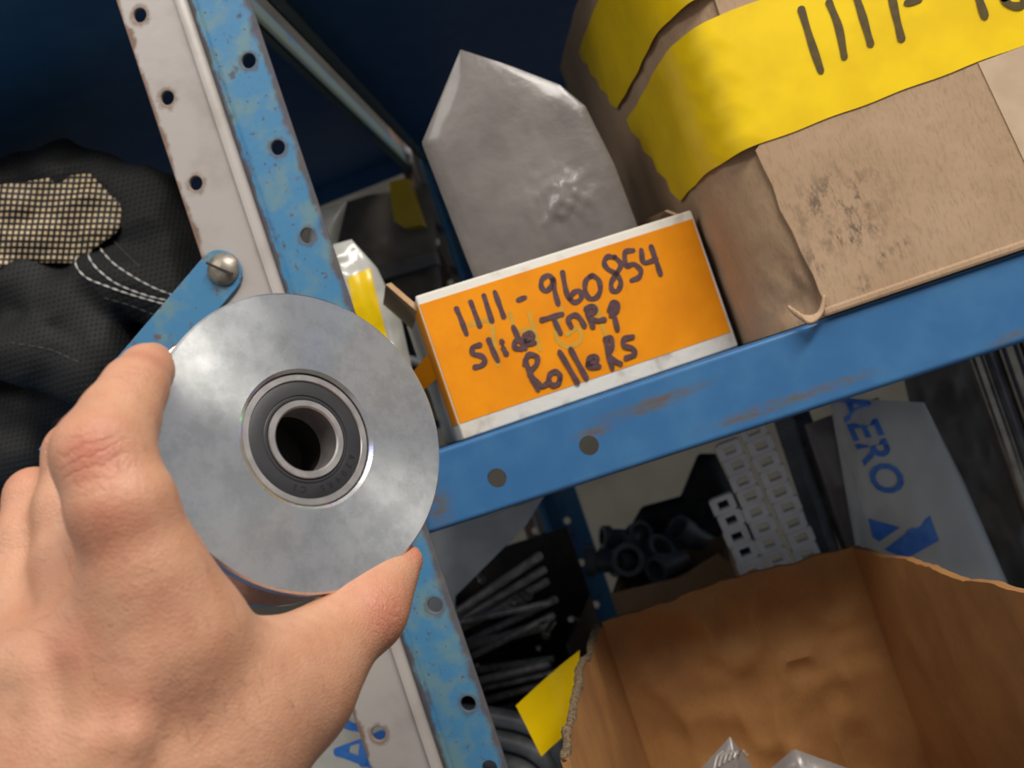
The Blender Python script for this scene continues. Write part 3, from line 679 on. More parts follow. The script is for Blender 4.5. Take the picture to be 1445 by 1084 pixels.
# ------------------------------------------------------------------ things behind the blue upright, on the grey rack
def Zs(x, y, Y, z): q = P(x, y, Y); return A(q[0], q[1], z)
zt = ZG+0.001
bn = pillow([A(-0.36, .52, zt), P(440, 420, .52), P(440, 300, .52)], [A(-0.235, .52, zt), P(628, 440, .52), P(606, 262, .52)], [A(-0.36, .52, zt), A(-0.235, .52, zt)], [P(440, 300, .52), P(520, 275, .52), P(606, 262, .52)], 0.02, 0.006, 30, 40, 50, seed=11)
bundle = obj('wrapped_bundle', bn, M['bag_brown'], smooth=True, label='dusty plastic-wrapped bundle behind the blue upright, yellow tape on top', cat='bundle')
def slab(pts, Y0, th, mat, name, parent, **kw):
    a = [P(x, y, Y0) for x, y in pts]; b = [q+A(0, th, 0) for q in a]; n = len(a)
    return obj(name, (np.array(a+b), [list(range(n)), list(range(n, 2*n))[::-1]]+[[(i+1) % n, i, n+i, n+(i+1) % n] for i in range(n)]), mat, parent, **kw)
slab([(549, 257), (573, 251), (596, 318), (571, 322), (556, 312)], .482, 0.02, M['tape'], 'yellow_tape', bundle)
slab([(500, 385), (612, 355), (616, 372), (505, 405)], .484, 0.02, simple('pale_strip', '8f8c88', '827f7a', 30, .5), 'pale_strip', bundle)
bk = obj('filler_block', bevel(box(-0.300, -0.222, .40, .475, zt, 0.142), 0.004), M['filler_black'], label='added black crate beside the milky plastic bag', cat='infill')  # invented dark block, fills the black gap between the bags
YW = .15
wb = pillow([A(-0.262, YW, zt), P(462, 470, YW), P(470, 345, YW)], [A(-0.165, YW, zt), P(590, 560, YW), P(566, 450, YW), P(532, 378, YW), P(496, 338, YW)], [A(-0.262, YW, zt), A(-0.165, YW, zt)], [P(470, 345, YW), P(496, 338, YW)], 0.010, 0.007, 34, 36, 56, seed=5)
wbo = obj('milky_bag', wb, M['bag_white'], smooth=True, label='milky plastic bag with yellow tape behind the metal roller', cat='plastic bag')
wbb = bvh_of(wb); yp = []
for i in range(8):
    for j in range(12):
        f, g = i/7, j/11; x = (490+32*f)*(1-g)+(512+36*f)*g; y = (392-14*f)*(1-g)+(500-16*f)*g
        q = hit(wbb, x, y, 0.0012); yp.append(q if q is not None else P(x, y, YW-.01))
obj('yellow_tape', sheet(np.array(yp).reshape(8, 12, 3), A(0, -1, 0), 0.0004), M['tape'], wbo, angle=40)
w2 = pillow([A(-0.27, .22, zt), P(430, 370, .22), P(440, 300, .22)], [A(-0.222, .22, zt), P(476, 345, .22), P(490, 284, .22)], [A(-0.27, .22, zt), A(-0.222, .22, zt)], [P(440, 300, .22), P(490, 284, .22)], 0.01, 0.004, 30, 24, 40, seed=8)
obj('small_bag', w2, M['bag_white'], smooth=True, label='small crumpled white plastic bag beside the wrapped bundle', cat='plastic bag')
hs = smoothline([P(560, 505, .22), P(600, 516, .22), P(628, 548, .22), P(641, 590, .22), A(P(641, 640, .22)[0], .22, ZM+0.004)], 8)
obj('grey_hose', tube(hs, 0.0042, 10), M['grey_plastic'], smooth=True, label='thin grey corrugated hose behind the orange labelled box', cat='hose')
obj('white_tie', tube([P(634, 612, .18), A(*P(640, 655, .18)[:2], ZM+0.001)], 0.0018, 8), M['white_plastic'], label='short white plastic tie standing beside the orange labelled box', cat='tie')
obj('black_filler', pillow([A(-0.20, .26, ZM+.003), P(590, 540, .26)], [A(-0.115, .26, ZM+.003), P(650, 520, .26)], [A(-0.20, .26, ZM+.003), A(-0.115, .26, ZM+.003)], [P(590, 540, .26), P(650, 520, .26)], 0.02, 0.006, 30, 24, 24, seed=2), M['filler_black'], smooth=True, label='added soft black pouch behind the orange labelled box', cat='filler')  # added black shape that keeps the gap behind the box dark

# ------------------------------------------------------------------ lower level, behind: rods in a dark bin, pale sheet, hoses
zl = ZL+0.001
bin_ = empty('parts_bin', (-0.25, .335, zl), 'dark open metal bin full of steel rods', 'bin')
bx0, bx1, by0, by1 = -0.30, -0.235, .25, .42
bx1 = P(800, 900, .25)[0]
ztop = P(700, 1000, .25)[2]
for nm, bb in (('bottom_panel', (bx0, bx1, by0, by1, zl, zl+0.003)), ('front_panel', (bx0, bx1, by0, by0+0.003, zl, ztop)), ('back_panel', (bx0, bx1, by1-0.003, by1, zl, -0.12)), ('side_panel', (bx1-0.003, bx1, by0, by1, zl, -0.19)), ('side_panel', (bx0, bx0+0.003, by0, by1, zl, -0.15))):
    obj(nm, box(*bb), M['dark_metal'], bin_)
RODS = [((640, 868), (764, 783), 6.5), ((630, 888), (770, 803), 6), ((640, 893), (774, 820), 6), ((640, 916), (786, 845), 6), ((640, 880), (778, 850), 5), ((650, 934), (782, 868), 5.5), ((690, 905), (778, 880), 8), ((680, 945), (783, 930), 6), ((690, 958), (778, 936), 6.5), ((690, 970), (786, 948), 5), ((700, 985), (790, 960), 6)]
for i, (a, b, r) in enumerate(RODS):
    Y = .315+0.012*(i % 4)-.003*i; pa, pb = P(*a, Y), P(*b, Y-0.01); rr = r*.86/FPX
    d = nrm(pb-pa)
    pa = pa-d*0.02
    obj('steel_rod', tube([pa, pa+d*0.001, pb-d*0.0015, pb], [rr*0.8, rr, rr, rr*0.72], 12), M['rod'], smooth=False, label=('thick steel rod with bright cut end, topmost in the parts bin' if i == 0 else 'short stubby steel rod lying under the fanned rods in the bin' if i == 6 else 'slanting steel rod in the upper fan of rods in the bin' if i < 6 else 'steel rod in the flat low layer at the bottom of the bin'), cat='rod', group='steel rods in the parts bin')
for i, (x, y, r) in enumerate([(727, 850, 6), (737, 846, 7), (746, 842, 6), (718, 858, 5), (767, 884, 8), (771, 896, 7), (807, 874, 6), (760, 915, 5), (680, 818, 6), (673, 940, 5), (805, 912, 6)]):
    Y = .30-.004*(i % 3); o = P(x, y, Y); rr = r*.85/FPX; ax = nrm(A(0.5*math.sin(i), -1, 0.4*math.cos(2*i)))
    bo = obj('bolt', lathe([(0, rr*0.9), (rr*0.7, rr*0.85), (rr, rr*0.4), (rr, 0), (rr*0.5, 0), (rr*0.5, -rr*4), (0, -rr*4)], o, ax, 12), M['alu'], smooth=False, label='short pale bolt lying among the steel rods', cat='bolt', group='bolts among the steel rods')
pts = [(548, 1060), (585, 760), (620, 742), (700, 726), (768, 700), (742, 742), (642, 842), (640, 1060)]
slab(pts, .235, 0.003, M['grey_sheet'], 'sheet_metal', None, label='pale grey sheet metal offcut leaning behind the blue upright', cat='sheet metal')
for k, (yy, dx) in enumerate(((1012, 0), (1042, -6), (1072, -14))):
    hs = smoothline([P(640+dx, yy-6, .22), P(700+dx, yy, .21), P(760+dx, yy+18, .20), P(800+dx, yy+70, .195), A(*P(815+dx, yy+150, .19)[:2], zl+.008)], 8)
    obj('grey_pipe', tube(hs, 0.0075, 12), M['grey_plastic'], smooth=True, label=['uppermost of the grey flexible pipes beside the open cardboard box', 'grey flexible pipe lying between two others beside the open box', 'lowest of the grey flexible pipes beside the open cardboard box'][k], cat='pipe', group='grey pipes beside the open box')
# printed bag at the foot of the grey upright
pb_ = pillow([A(-0.37, .10, zl), P(390, 985, .10)], [A(-0.235, .10, zl), P(560, 965, .10)], [A(-0.37, .10, zl), A(-0.235, .10, zl)], [P(390, 985, .10), P(470, 955, .10), P(560, 965, .10)], 0.015, 0.003, 22, 30, 40, seed=21)
pbo = obj('printed_bag', pb_, M['bag_white'], smooth=True, label='white plastic bag with blue lettering behind the grey upright', cat='plastic bag')
pbb = bvh_of(pb_)
def K9(x, y):
    q = hit(pbb, 380+x/3.01, 940+y/3.01, 0.001); return q if q is not None else P(380+x/3.01, 940+y/3.01, .08)
obj('blue_lettering', strokes([[(372, 160), (325, 165), (303, 205), (325, 247), (385, 262)], [(480, 290), (290, 365)], [(290, 365), (470, 430)], [(400, 320), (395, 410)]], 0.0058, K9, A(0, -1, 0), 0.0003), M['blue_ink'], pbo, label='blue printed letters')

# ------------------------------------------------------------------ lower level: small box of fittings, chains, bars, printed bag
Yf = .34
sx0, sx1 = P(862, 838, Yf)[0], P(1034, 800, Yf)[0]; szt = P(910, 826, Yf)[2]
sb = empty('small_carton', ((sx0+sx1)/2, Yf+.06, zl), 'small tan carton holding grey pipe fittings', 'carton')
outl = [(sx0, zl), (sx1, zl), (sx1, P(1032, 798, Yf)[2]), (P(1012, 782, Yf)[0], P(1012, 782, Yf)[2]), (P(960, 815, Yf)[0], P(960, 815, Yf)[2]), (P(862, 838, Yf)[0], P(862, 838, Yf)[2])]
obj('front_panel', plate(outl, [], A(0, Yf, 0), A(1, 0, 0), A(0, 0, 1), 0.004, 0.0005), M['card_small'], sb)
for nm, bb in (('side_panel', (sx0, sx0+.004, Yf+.002, Yf+.12, zl, szt)), ('side_panel', (sx1-.004, sx1, Yf+.002, Yf+.12, zl, szt)), ('back_panel', (sx0, sx1, Yf+.12, Yf+.124, zl, szt)), ('bottom_panel', (sx0, sx1, Yf+.002, Yf+.12, zl, zl+.004))):
    obj(nm, box(*bb), M['card_small'], sb)
def fitting(x, y, Y, r, ax, L, i):
    o = P(x, y, Y); rr = r*(Y+.55)/FPX; ax = nrm(ax)
    t = empty('pipe_fitting', o-A(0, 0, rr), ('grey pipe fitting with round mouth facing out over carton rim' if i == 0 else 'grey plastic pipe fitting heaped in the small tan carton'), 'pipe fitting', 'pipe fittings in the small carton')
    obj('socket', lathe([(rr*.68, 0), (rr*.72, .0), (rr, 0), (rr, -rr*1.1), (rr*.82, -rr*1.15), (rr*.82, -L), (rr*.6, -L), (rr*.68, -rr)], o, ax, 24, closed=True), M['grey_plastic'], t, angle=40)
    ax2 = nrm(np.cross(ax, A(.3, .2, 1))); m = o-ax*rr*1.9
    obj('branch', lathe([(rr*.6, 0), (rr*.66, rr*1.9), (rr*.9, rr*1.95), (rr*.9, rr*2.6), (rr*.62, rr*2.6), (rr*.55, rr*0.5)], m, ax2, 24), M['grey_plastic'], t, angle=40)
fitting(886, 790, .40, 24, (0.15, -1, .25), .05, 0)
fitting(935, 772, .43, 22, (0.8, -.6, .5), .05, 1)
fitting(925, 805, .39, 20, (-.6, -.8, .1), .04, 2)
fitting(868, 765, .44, 20, (-.3, -.5, .8), .05, 3)
fitting(955, 745, .45, 20, (-.5, -.6, .7), .05, 4)
fitting(905, 752, .45, 18, (.5, -.9, .2), .05, 5)
obj('dark_filler', pillow([A(sx0+.02, .51, szt-.03), P(880, 760, .50)], [A(sx1+.03, .51, szt-.04), P(1010, 640, .50)], [A(sx0+.02, .51, szt-.03), A(sx1+.03, .51, szt-.04)], [P(880, 760, .50), P(905, 715, .50), P(960, 700, .50), P(985, 640, .50), P(1010, 640, .50)], .02, .014, 26, 30, 30, seed=14), M['filler_black'], smooth=True, label='added dark crumpled pouch behind the grey pipe fittings', cat='filler')  # invented dark shape, fills the space behind the fittings with black
# white plastic conveyor chains
Yc = .26
def link_mesh(o, ex, ey, w_, h_):
    outer = [(-w_*.5, -h_*.5), (w_*.38, -h_*.5), (w_*.5, -h_*.38), (w_*.5, h_*.42), (w_*.42, h_*.5), (-w_*.38, h_*.5), (-w_*.5, h_*.4)]
    hole = [(-w_*.30, -h_*.36), (w_*.32, -h_*.36), (w_*.32, h_*.32), (-w_*.30, h_*.32)]
    a = plate(outer, [hole], o, ex, ey, 0.010, 0.0012)
    b = plate([(-w_*.36, -h_*.72), (-w_*.12, -h_*.72), (-w_*.12, -h_*.4), (-w_*.36, -h_*.4)], [], o, ex, ey, 0.007, 0.0008)
    c = plate([(w_*.14, -h_*.72), (w_*.4, -h_*.72), (w_*.4, -h_*.4), (w_*.14, -h_*.4)], [], o, ex, ey, 0.007, 0.0008)
    return join(a, b, c)
def pchain(p0, p1, n, label, extra=True, w_=30):
    a, b = P(*p0, Yc), P(*p1, Yc); stp = (b-a)/(n-1); hh = np.linalg.norm(stp); ey = -stp/hh; ex = np.cross(ey, A(0, -1, 0))*-1; ex = nrm(np.cross(A(0, -1, 0), ey)*-1)
    if ex[0] < 0: ex = -ex
    ww = w_*(Yc+.55)/FPX
    m = n
    while extra and (a+stp*m)[2]-hh*.7 > zl: m += 1
    base = a+stp*(m-1); t = empty('plastic_chain', A(base[0], base[1], base[2]-hh*.7), label, 'chain', 'white plastic chains')
    for i in range(m):
        obj('link', link_mesh(a+stp*i+ex*ww*.06*(i % 2), ex, ey, ww*1.0, hh*.86), M['white_plastic'], t)
pchain((1020, 711), (1049, 778), 4, 'shortest white plastic link chain next to the small tan carton')
pchain((1029, 634), (1093, 787), 8, 'white plastic link chain hanging between two other white chains')
pchain((1062, 607), (1137, 780), 9, 'tallest white plastic link chain beside the dark grey bar', w_=32)
def post_(p0, p1, Y, r, mat, name, label, cat, seg=4):
    a, b = P(*p0, Y), P(*p1, Y); d = (b-a); b = a+d*((zl-a[2])/d[2]); rr = r*(Y+.55)/FPX
    return obj(name, tube([a, b], rr, seg), mat, smooth=seg > 6, label=label, cat=cat)
post_((1106, 588), (1165, 765), .285, 15, M['grey_plastic'], 'flat_bar', 'dark grey square bar standing beside the white plastic chains', 'bar', 4)
post_((1128, 582), (1196, 762), .29, 13, M['alu'], 'metal_tube', 'dusty round metal tube standing behind the clear printed bag', 'tube', 14)
gb = pillow([A(.065, .262, zl), P(1196, 780, .262), P(1135, 600, .262)], [A(.14, .262, zl), P(1260, 780, .262), P(1240, 560, .262)], [A(.065, .262, zl), A(.14, .262, zl)], [P(1135, 600, .262), P(1240, 560, .262)], .006, .003, 26, 30, 40, seed=17)
obj('clear_bag', gb, M['bag_grey'], smooth=True, label='plain grey plastic bag tucked behind the blue-printed bag', cat='plastic bag')
Ya = .215
ab = pillow([A(.085, Ya, zl), P(1212, 800, Ya), P(1170, 560, Ya)], [A(.185, Ya, zl), P(1425, 830, Ya), P(1360, 680, Ya), P(1304, 568, Ya)], [A(.085, Ya, zl), A(.185, Ya, zl)], [P(1170, 560, Ya), P(1190, 562, Ya), P(1304, 568, Ya)], .012, .004, 24, 44, 60, seed=19)
abo = obj('printed_bag', ab, M['bag_clear'], smooth=True, label='clear plastic bag with blue AERO lettering and angular blue logo', cat='plastic bag')
abb = bvh_of(ab)
p0a = P(1178, 560, Ya-.03); rd_ = nrm(P(1250, 724, Ya-.03)-p0a); ud_ = nrm(np.cross(A(0, -1, 0), rd_))
if ud_[0] < 0: ud_ = -ud_
def onto(vf, b, lift=0.0008):
    v, f = vf; out = []
    for q in v:
        d = nrm(q-CAM); r = b.ray_cast(Vector(CAM), Vector(d)); out.append(np.array(r[0])-d*lift if r[0] is not None else q)
    return np.array(out), f
sc_ = (Ya+.52)/FPX
tm = text_mesh('AERO', p0a, rd_, ud_, 56*sc_, 0.00005, 0.18, 0.0006, 1.02)
obj('blue_lettering', onto(tm, abb), M['blue_ink'], abo, label='blue printed letters AERO')
def K5(x, y): return P(1200+x/2.71, 440+y/2.71, Ya-.03)
for nm, pl_ in (('blue_logo', [(215, 945), (340, 875), (305, 780), (215, 838)]), ('blue_logo', [(68, 790), (190, 825), (110, 880), (85, 860)]), ('blue_logo', [(130, 910), (215, 845), (215, 945)])):
    n_ = len(pl_); cc = np.mean(pl_, axis=0); rows = []
    for k in range(6): rows += [K5(*(cc+(np.array(q)-cc)*k/5)) for q in pl_]
    f_ = [[k*n_+i, k*n_+(i+1) % n_, (k+1)*n_+(i+1) % n_, (k+1)*n_+i] for k in range(5) for i in range(n_)]
    obj(nm, onto((np.array(rows), f_), abb), M['blue_ink'], abo)
bb_ = pillow([A(.14, .33, zl), P(1300, 640, .33), P(1260, 470, .33)], [A(.30, .33, zl), P(1470, 640, .33), P(1440, 440, .33)], [A(.14, .33, zl), A(.30, .33, zl)], [P(1260, 470, .33), P(1440, 440, .33)], .02, .012, 22, 50, 60, seed=23)
obj('dusty_bag', bb_, M['bag_brown'], smooth=True, label='dusty brown plastic-wrapped pack between printed bag and aluminium rails', cat='bundle')
for k, (x, r, mm) in enumerate(((1372, 9, 'alu'), (1394, 7, 'grey_plastic'), (1420, 13, 'alu'), (1458, 14, 'alu'))):
    a, b = P(x-8, 470, .24), P(x+85, 735, .24); d = b-a; b = a+d*((zl-a[2])/d[2]); rr = r*.8/FPX; dn = nrm(d)
    t = empty('aluminium_rail', b, ['narrow ribbed aluminium rail next to the dusty brown pack', 'thin dark rail between two aluminium rails', 'wide aluminium rail beside the thin dark rail', 'outermost wide aluminium rail of the row'][k], 'rail', 'rails standing in a row')
    ex_ = nrm(np.cross(dn, A(0, -1, 0))); ey_ = np.cross(dn, ex_)
    h8 = [q+ex_*sa*rr+ey_*sb_*rr*1.2 for q in (b, a) for sa, sb_ in ((-1, -1), (1, -1), (1, 1), (-1, 1))]
    obj('channel', bevel(hexa(h8), rr*.25), M[mm], t)
    for sgn in (-.55, .55): obj('rib', tube([a+ex_*sgn*rr-ey_*np.sign(ey_[1])*rr*1.2, b+ex_*sgn*rr-ey_*np.sign(ey_[1])*rr*1.2], rr*.22, 8), M[mm], t, smooth=True)

# ------------------------------------------------------------------ open cardboard box
BLt, BRt, FLt, FRt = P(850, 882, .16), P(1202, 770, .16), P(803, 1070, -.07), P(1445, 836, -.07)
FRt = FRt+(FRt-BRt)*0.12
opb = empty('open_carton', (0, .05, zl), 'open brown cardboard box with bare torn rims and plastic bags inside', 'cardboard box')
def wallsheet(name, a, b, nrm_, zb_=zl, cr=0.003, rag=0.003, zt_shift=(0, 0), nu=44, nv=24, mid=None, seed=0, mat='card_open', rim=True):
    u = np.linspace(0, 1, nu); top = np.array([a+(b-a)*t for t in u]); top[:, 2] += zt_shift[0]*(1-u)+zt_shift[1]*u
    if mid is not None: top += np.outer(np.sin(math.pi*u), mid)
    top[:, 2] += rag*(vnoise(np.c_[u*14+seed, u*0+seed, u*0])-.5)+rag*.4*(vnoise(np.c_[u*45+seed, u*0, u*0])-.5)
    S = np.array([[A(q[0], q[1], zb_+(q[2]-zb_)*(j/(nv-1))) for j in range(nv)] for q in top])
    e = np.minimum(u*6, (1-u)*6).clip(0, 1)[:, None]
    S += np.asarray(nrm_)*((ridge(S*26+seed, 2)*cr)*e)[..., None]
    o = obj(name, sheet(S, nrm_, .0045), M[mat], opb, smooth=False, angle=35)
    if rim:
        rp = S[:, -1]-np.asarray(nrm_)*.00225; obj('torn_rim', tube(rp+A(0, 0, .0002), .0022+.0009*np.random.default_rng(seed).random(len(rp)), 6), M['card_edge'], o, smooth=True)
    return o
wallsheet('back_panel', BLt, BRt, A(0, -1, 0), cr=.010, rag=.003, seed=3, mid=A(0, 0.004, 0.002), rim=False, nu=70, nv=44)
wallsheet('left_panel', BLt, FLt, A(1, 0, 0), cr=.002, rag=.006, seed=9, mid=A(-.004, 0, 0))
wallsheet('right_panel', BRt, FRt, nrm(A(-1, .25, 0)), cr=.004, rag=.003, seed=5, mid=A(0, 0, -.002), rim=False)
zf = P(1100, 1110, -.07)[2]-.03
wallsheet('front_panel', A(FLt[0], -.074, zf), A(FRt[0], FRt[1], zf), A(0, 1, 0), seed=6)
obj('bottom_panel', hexa([A(BLt[0], .16, zl), A(BRt[0], .16, zl), A(FRt[0], FRt[1], zl), A(FLt[0], -.072, zl)][::-1]+[A(BLt[0], .16, zl+.004), A(BRt[0], .16, zl+.004), A(FRt[0], FRt[1], zl+.004), A(FLt[0], -.072, zl+.004)][::-1]), M['card_open'], opb)
S = coons(Y_([(764, 1068), (728, 996)], .10), Y_([(812, 1030), (818, 918)], .11), Y_([(764, 1068), (812, 1030)], .10), Y_([(728, 996), (818, 918)], .10), 12, 12)
S[..., 1] += .006*np.sin(np.linspace(0, 3, 12))[:, None]
obj('yellow_tape', sheet(S, A(0, -1, 0), .0005), M['tape'], opb, angle=40)
def inbag(name, xs, Yi, label, mat, seed, stripe=False):
    b = pillow([A(P(xs[0], 1080, Yi)[0], Yi, zl+.005), P(xs[1], 1100, Yi)], [A(P(xs[4], 1080, Yi)[0], Yi, zl+.005), P(xs[3], 1100, Yi)], [A(P(xs[0], 1080, Yi)[0], Yi, zl+.005), A(P(xs[4], 1080, Yi)[0], Yi, zl+.005)], [P(xs[1], 1100, Yi), P(*xs[2], Yi), P(xs[3], 1095, Yi)], .012, .006, 40, 30, 40, seed=seed)
    o = obj(name, b, mat, smooth=True, label=label, cat='plastic bag'); 
    if stripe:
        bb2 = bvh_of(b); L_ = []
        for k in range(6):
            L_.append([(1008+7*k, 1084-4*k), (1012+7*k, 1068-2*k), (1020+7*k, 1060+1*k)])
        def kk(x, y):
            q = hit(bb2, x, y, .0008); return q if q is not None else P(x, y, Yi-.012)
        obj('spring_coil', strokes(L_, .0012, kk, A(0, -1, 0), .0004), M['rod'], o)
inbag('spring_bag', (960, 975, (1030, 1037), 1075, 1085), .03, 'clear bag with coil spring peaking up inside open cardboard box', M['bag_grey'], 31, True)
inbag('crumpled_bag', (1080, 1070, (1120, 1055), 1240, 1250), .06, 'crumpled clear bag lying low inside open cardboard box', M['bag_grey'], 37)

# ------------------------------------------------------------------ metal roller with bearing
RC = A(-.138, -.2166, .0166)+RT*.0010; RN = nrm(A(.774, -.6305, .0593)); mm = .001
def metal_roller():
    t = NT('turned_zinc'); tc = t.n('ShaderNodeTexCoord'); 
    c = t.mix(t.ramp(t.noise(75, 5, .7), .38, .64), 'dcdddb', 'c2c4c2'); c = t.mix(t.math('MULTIPLY', t.ramp(t.noise(260, 4, .7), .55, .75), .35), c, 'e8e8e6')
    t.bump(t.noise(700, 3), .06, .0003)
    m = t.set(c, t.math('MULTIPLY_ADD', t.noise(60, 4), .12, .22), .9)
    tg = t.n('ShaderNodeTangent', direction_type='RADIAL', axis='Z'); t.link(tg.outputs[0], t.b.inputs['Tangent'])
    t.b.inputs['Anisotropic'].default_value = .9; t.b.inputs['Anisotropic Rotation'].default_value = .25
    # the fine lathe lines act as a grating: each colour leaves at a slightly different tilt along the radius
    sub = t.n('ShaderNodeVectorMath', operation='SUBTRACT'); t.link(t.pos, sub.inputs[0]); sub.inputs[1].default_value = tuple(RC)
    nr = t.n('ShaderNodeVectorMath', operation='NORMALIZE'); t.link(sub.outputs[0], nr.inputs[0])
    geo = t.n('ShaderNodeNewGeometry'); wob = t.math('MULTIPLY_ADD', t.noise(40, 2), .3, -.15); last = None
    for colr, k in (((.9, .12, .1, 1), -.07), ((.1, .8, .12, 1), 0.0), ((.1, .12, .9, 1), .07)):
        sc1 = t.n('ShaderNodeVectorMath', operation='SCALE'); t.link(nr.outputs[0], sc1.inputs[0]); t.link(t.math('ADD', wob, k), sc1.inputs['Scale'])
        ad = t.n('ShaderNodeVectorMath', operation='ADD'); t.link(geo.outputs['Normal'], ad.inputs[0]); t.link(sc1.outputs[0], ad.inputs[1])
        nn_ = t.n('ShaderNodeVectorMath', operation='NORMALIZE'); t.link(ad.outputs[0], nn_.inputs[0])
        gl = t.n('ShaderNodeBsdfAnisotropic'); gl.inputs['Color'].default_value = colr; gl.inputs['Roughness'].default_value = .16; gl.inputs['Anisotropy'].default_value = .6; gl.inputs['Rotation'].default_value = .25
        t.link(nn_.outputs[0], gl.inputs['Normal']); t.link(tg.outputs[0], gl.inputs['Tangent'])
        if last is None: last = gl.outputs[0]
        else:
            a_ = t.n('ShaderNodeAddShader'); t.link(last, a_.inputs[0]); t.link(gl.outputs[0], a_.inputs[1]); last = a_.outputs[0]
    mx = t.n('ShaderNodeMixShader'); mx.inputs[0].default_value = .22; t.link(t.b.outputs[0], mx.inputs[1]); t.link(last, mx.inputs[2])
    t.link(mx.outputs[0], t.t.nodes['Material Output'].inputs['Surface'])
    return m
M['zinc'] = metal_roller()
# the roller is modelled about its own axis (local Z) and turned into place
def quat_to(n): return Vector((0, 0, 1)).rotation_difference(Vector(n))
roll_e = empty('track_roller', RC, 'round zinc-plated steel roller with bearing held in the hand', 'roller')
roll_e.rotation_mode = 'QUATERNION'; roll_e.rotation_quaternion = quat_to(RN)
OFF[roll_e] = A(0, 0, 0)
Z0, ZA = A(0, 0, 0), A(0, 0, 1)
def lat(prof, seg=160, closed=True): return lathe([(r*mm, z*mm) for r, z in prof], Z0, ZA+A(0, 1e-9, 0), seg, closed)
def lathe(prof, o, ax, seg=96, closed=False):
    ax = nrm(ax); ref = A(0, 0, 1) if abs(ax[2]) < .99 else A(1, 0, 0); a = nrm(np.cross(ax, ref)); b = np.cross(ax, a); V, Fc = [], []
    for r, z in prof:
        for k in range(seg):
            t = 2*math.pi*k/seg; V.append(o+ax*z+r*(math.cos(t)*a+math.sin(t)*b))
    m = len(prof)
    for i in range(m if closed else m-1):
        j = (i+1) % m
        for k in range(seg):
            k2 = (k+1) % seg; Fc.append([i*seg+k, i*seg+k2, j*seg+k2, j*seg+k])
    return np.array(V), Fc
obj('body', lat([(24.6, -36), (24.6, -1.0), (25.8, 0), (40, 0), (54.4, 0), (55.1, -.7), (55.1, -5.5), (46, -9), (44, -11), (44, -26), (46, -28), (55.1, -31.5), (55.1, -36.3), (54.4, -37), (40, -37), (25.4, -37)]), M['zinc'], roll_e, angle=30)
M['ring'] = simple('bearing_ring_steel', 'cfc9c6', 'b8b2b0', 120, .35, .8)
M['seal'] = simple('bearing_seal_rubber', '29292c', '303033', 60, .5, 0, (600, .1, .0003))
brg = obj('bearing', lat([(24.2, -1.9), (23.8, -1.4), (21.9, -1.4), (21.6, -1.8), (21.6, -16), (24.2, -16)]), M['ring'], roll_e, angle=30, label='bright outer ring of ball bearing')
OFF[brg] = Z0
obj('rubber_seal', lat([(21.65, -2.2), (21.0, -1.85), (16.4, -1.85), (16.1, -2.2), (15.7, -1.95), (15.0, -1.95), (14.6, -2.5), (14.6, -6), (21.65, -6)]), M['seal'], brg, angle=30, label='black rubber seal')
obj('inner_ring', lat([(14.5, -1.7), (14.2, -1.3), (12.3, -1.3), (11.7, -1.9), (11.7, -15), (14.5, -15)]), M['ring'], brg, angle=30)
obj('spacer_sleeve', lat([(13.0, -15), (13.0, -34), (0.05, -34), (0.05, -36), (16, -36), (16, -15)]), M['dark_metal'], brg)  # sleeve plus a dark end disk added to keep the bore dark
# raised seal marking running clockwise, tops outward
rl = nrm(np.array(roll_e.rotation_quaternion.inverted() @ Vector(RT))); ul = nrm(np.array(roll_e.rotation_quaternion.inverted() @ Vector(UP)))
rl[2] = 0; ul = nrm(A(-nrm(rl)[1], nrm(rl)[0], 0)); rl = nrm(rl)
parts = []
for i, ch in enumerate('6204RS C3'):
    if ch == ' ': continue
    th = math.radians(-12-11.0*i); rad = rl*math.cos(th)+ul*math.sin(th); tn = rl*math.sin(th)-ul*math.cos(th)
    parts.append(text_mesh(ch, rad*17.4*mm-tn*1.1*mm+A(0, 0, -1.82*mm), tn, rad, 3.3*mm, .0001))
M['mark'] = simple('seal_marking', '17171a', None, 60, .4)
obj('seal_marking', join(*parts), M['mark'], brg, label='moulded seal code 6204RS C3')

# ------------------------------------------------------------------ hand
def H(x, y, d, r): return PD(x, y, d), r*d/FPX
def hc(pts, k): return [(H(*pts[i])[0], H(*pts[i+1])[0], H(*pts[i])[1], H(*pts[i+1])[1], k) for i in range(len(pts)-1)]
palm = []
palm += hc([(232, 905, .285, 92), (190, 1090, .285, 125), (150, 1330, .285, 140)], .012)
palm += hc([(140, 915, .283, 78), (150, 1090, .285, 120), (130, 1330, .285, 135)], .012)
palm += hc([(55, 945, .285, 70), (90, 1100, .287, 110), (100, 1330, .287, 125)], .012)
palm += hc([(-25, 1000, .292, 62), (30, 1130, .292, 95), (70, 1330, .288, 115)], .012)
palm += hc([(300, 1000, .295, 95), (250, 1130, .29, 130)], .012)
palm += hc([(270, 925, .290, 74), (335, 968, .303, 70), (405, 978, .318, 72)], .014)
palm += hc([(120, 1330, .285, 150), (60, 1800, .285, 190)], .02)
thumb = hc([(330, 1040, .300, 112), (412, 962, .322, 74), (462, 914, .338, 58), (512, 864, .352, 42), (548, 822, .362, 29), (576, 790, .370, 21)], .010)
index = hc([(232, 890, .282, 88), (205, 805, .277, 78), (172, 715, .274, 71), (148, 645, .278, 63), (168, 590, .288, 52), (190, 548, .298, 42), (206, 524, .310, 34), (215, 511, .318, 28)], .005)
middle = hc([(132, 905, .29, 74), (105, 800, .305, 56), (100, 720, .312, 48), (110, 640, .318, 44), (150, 620, .345, 40), (185, 640, .375, 34)], .004)
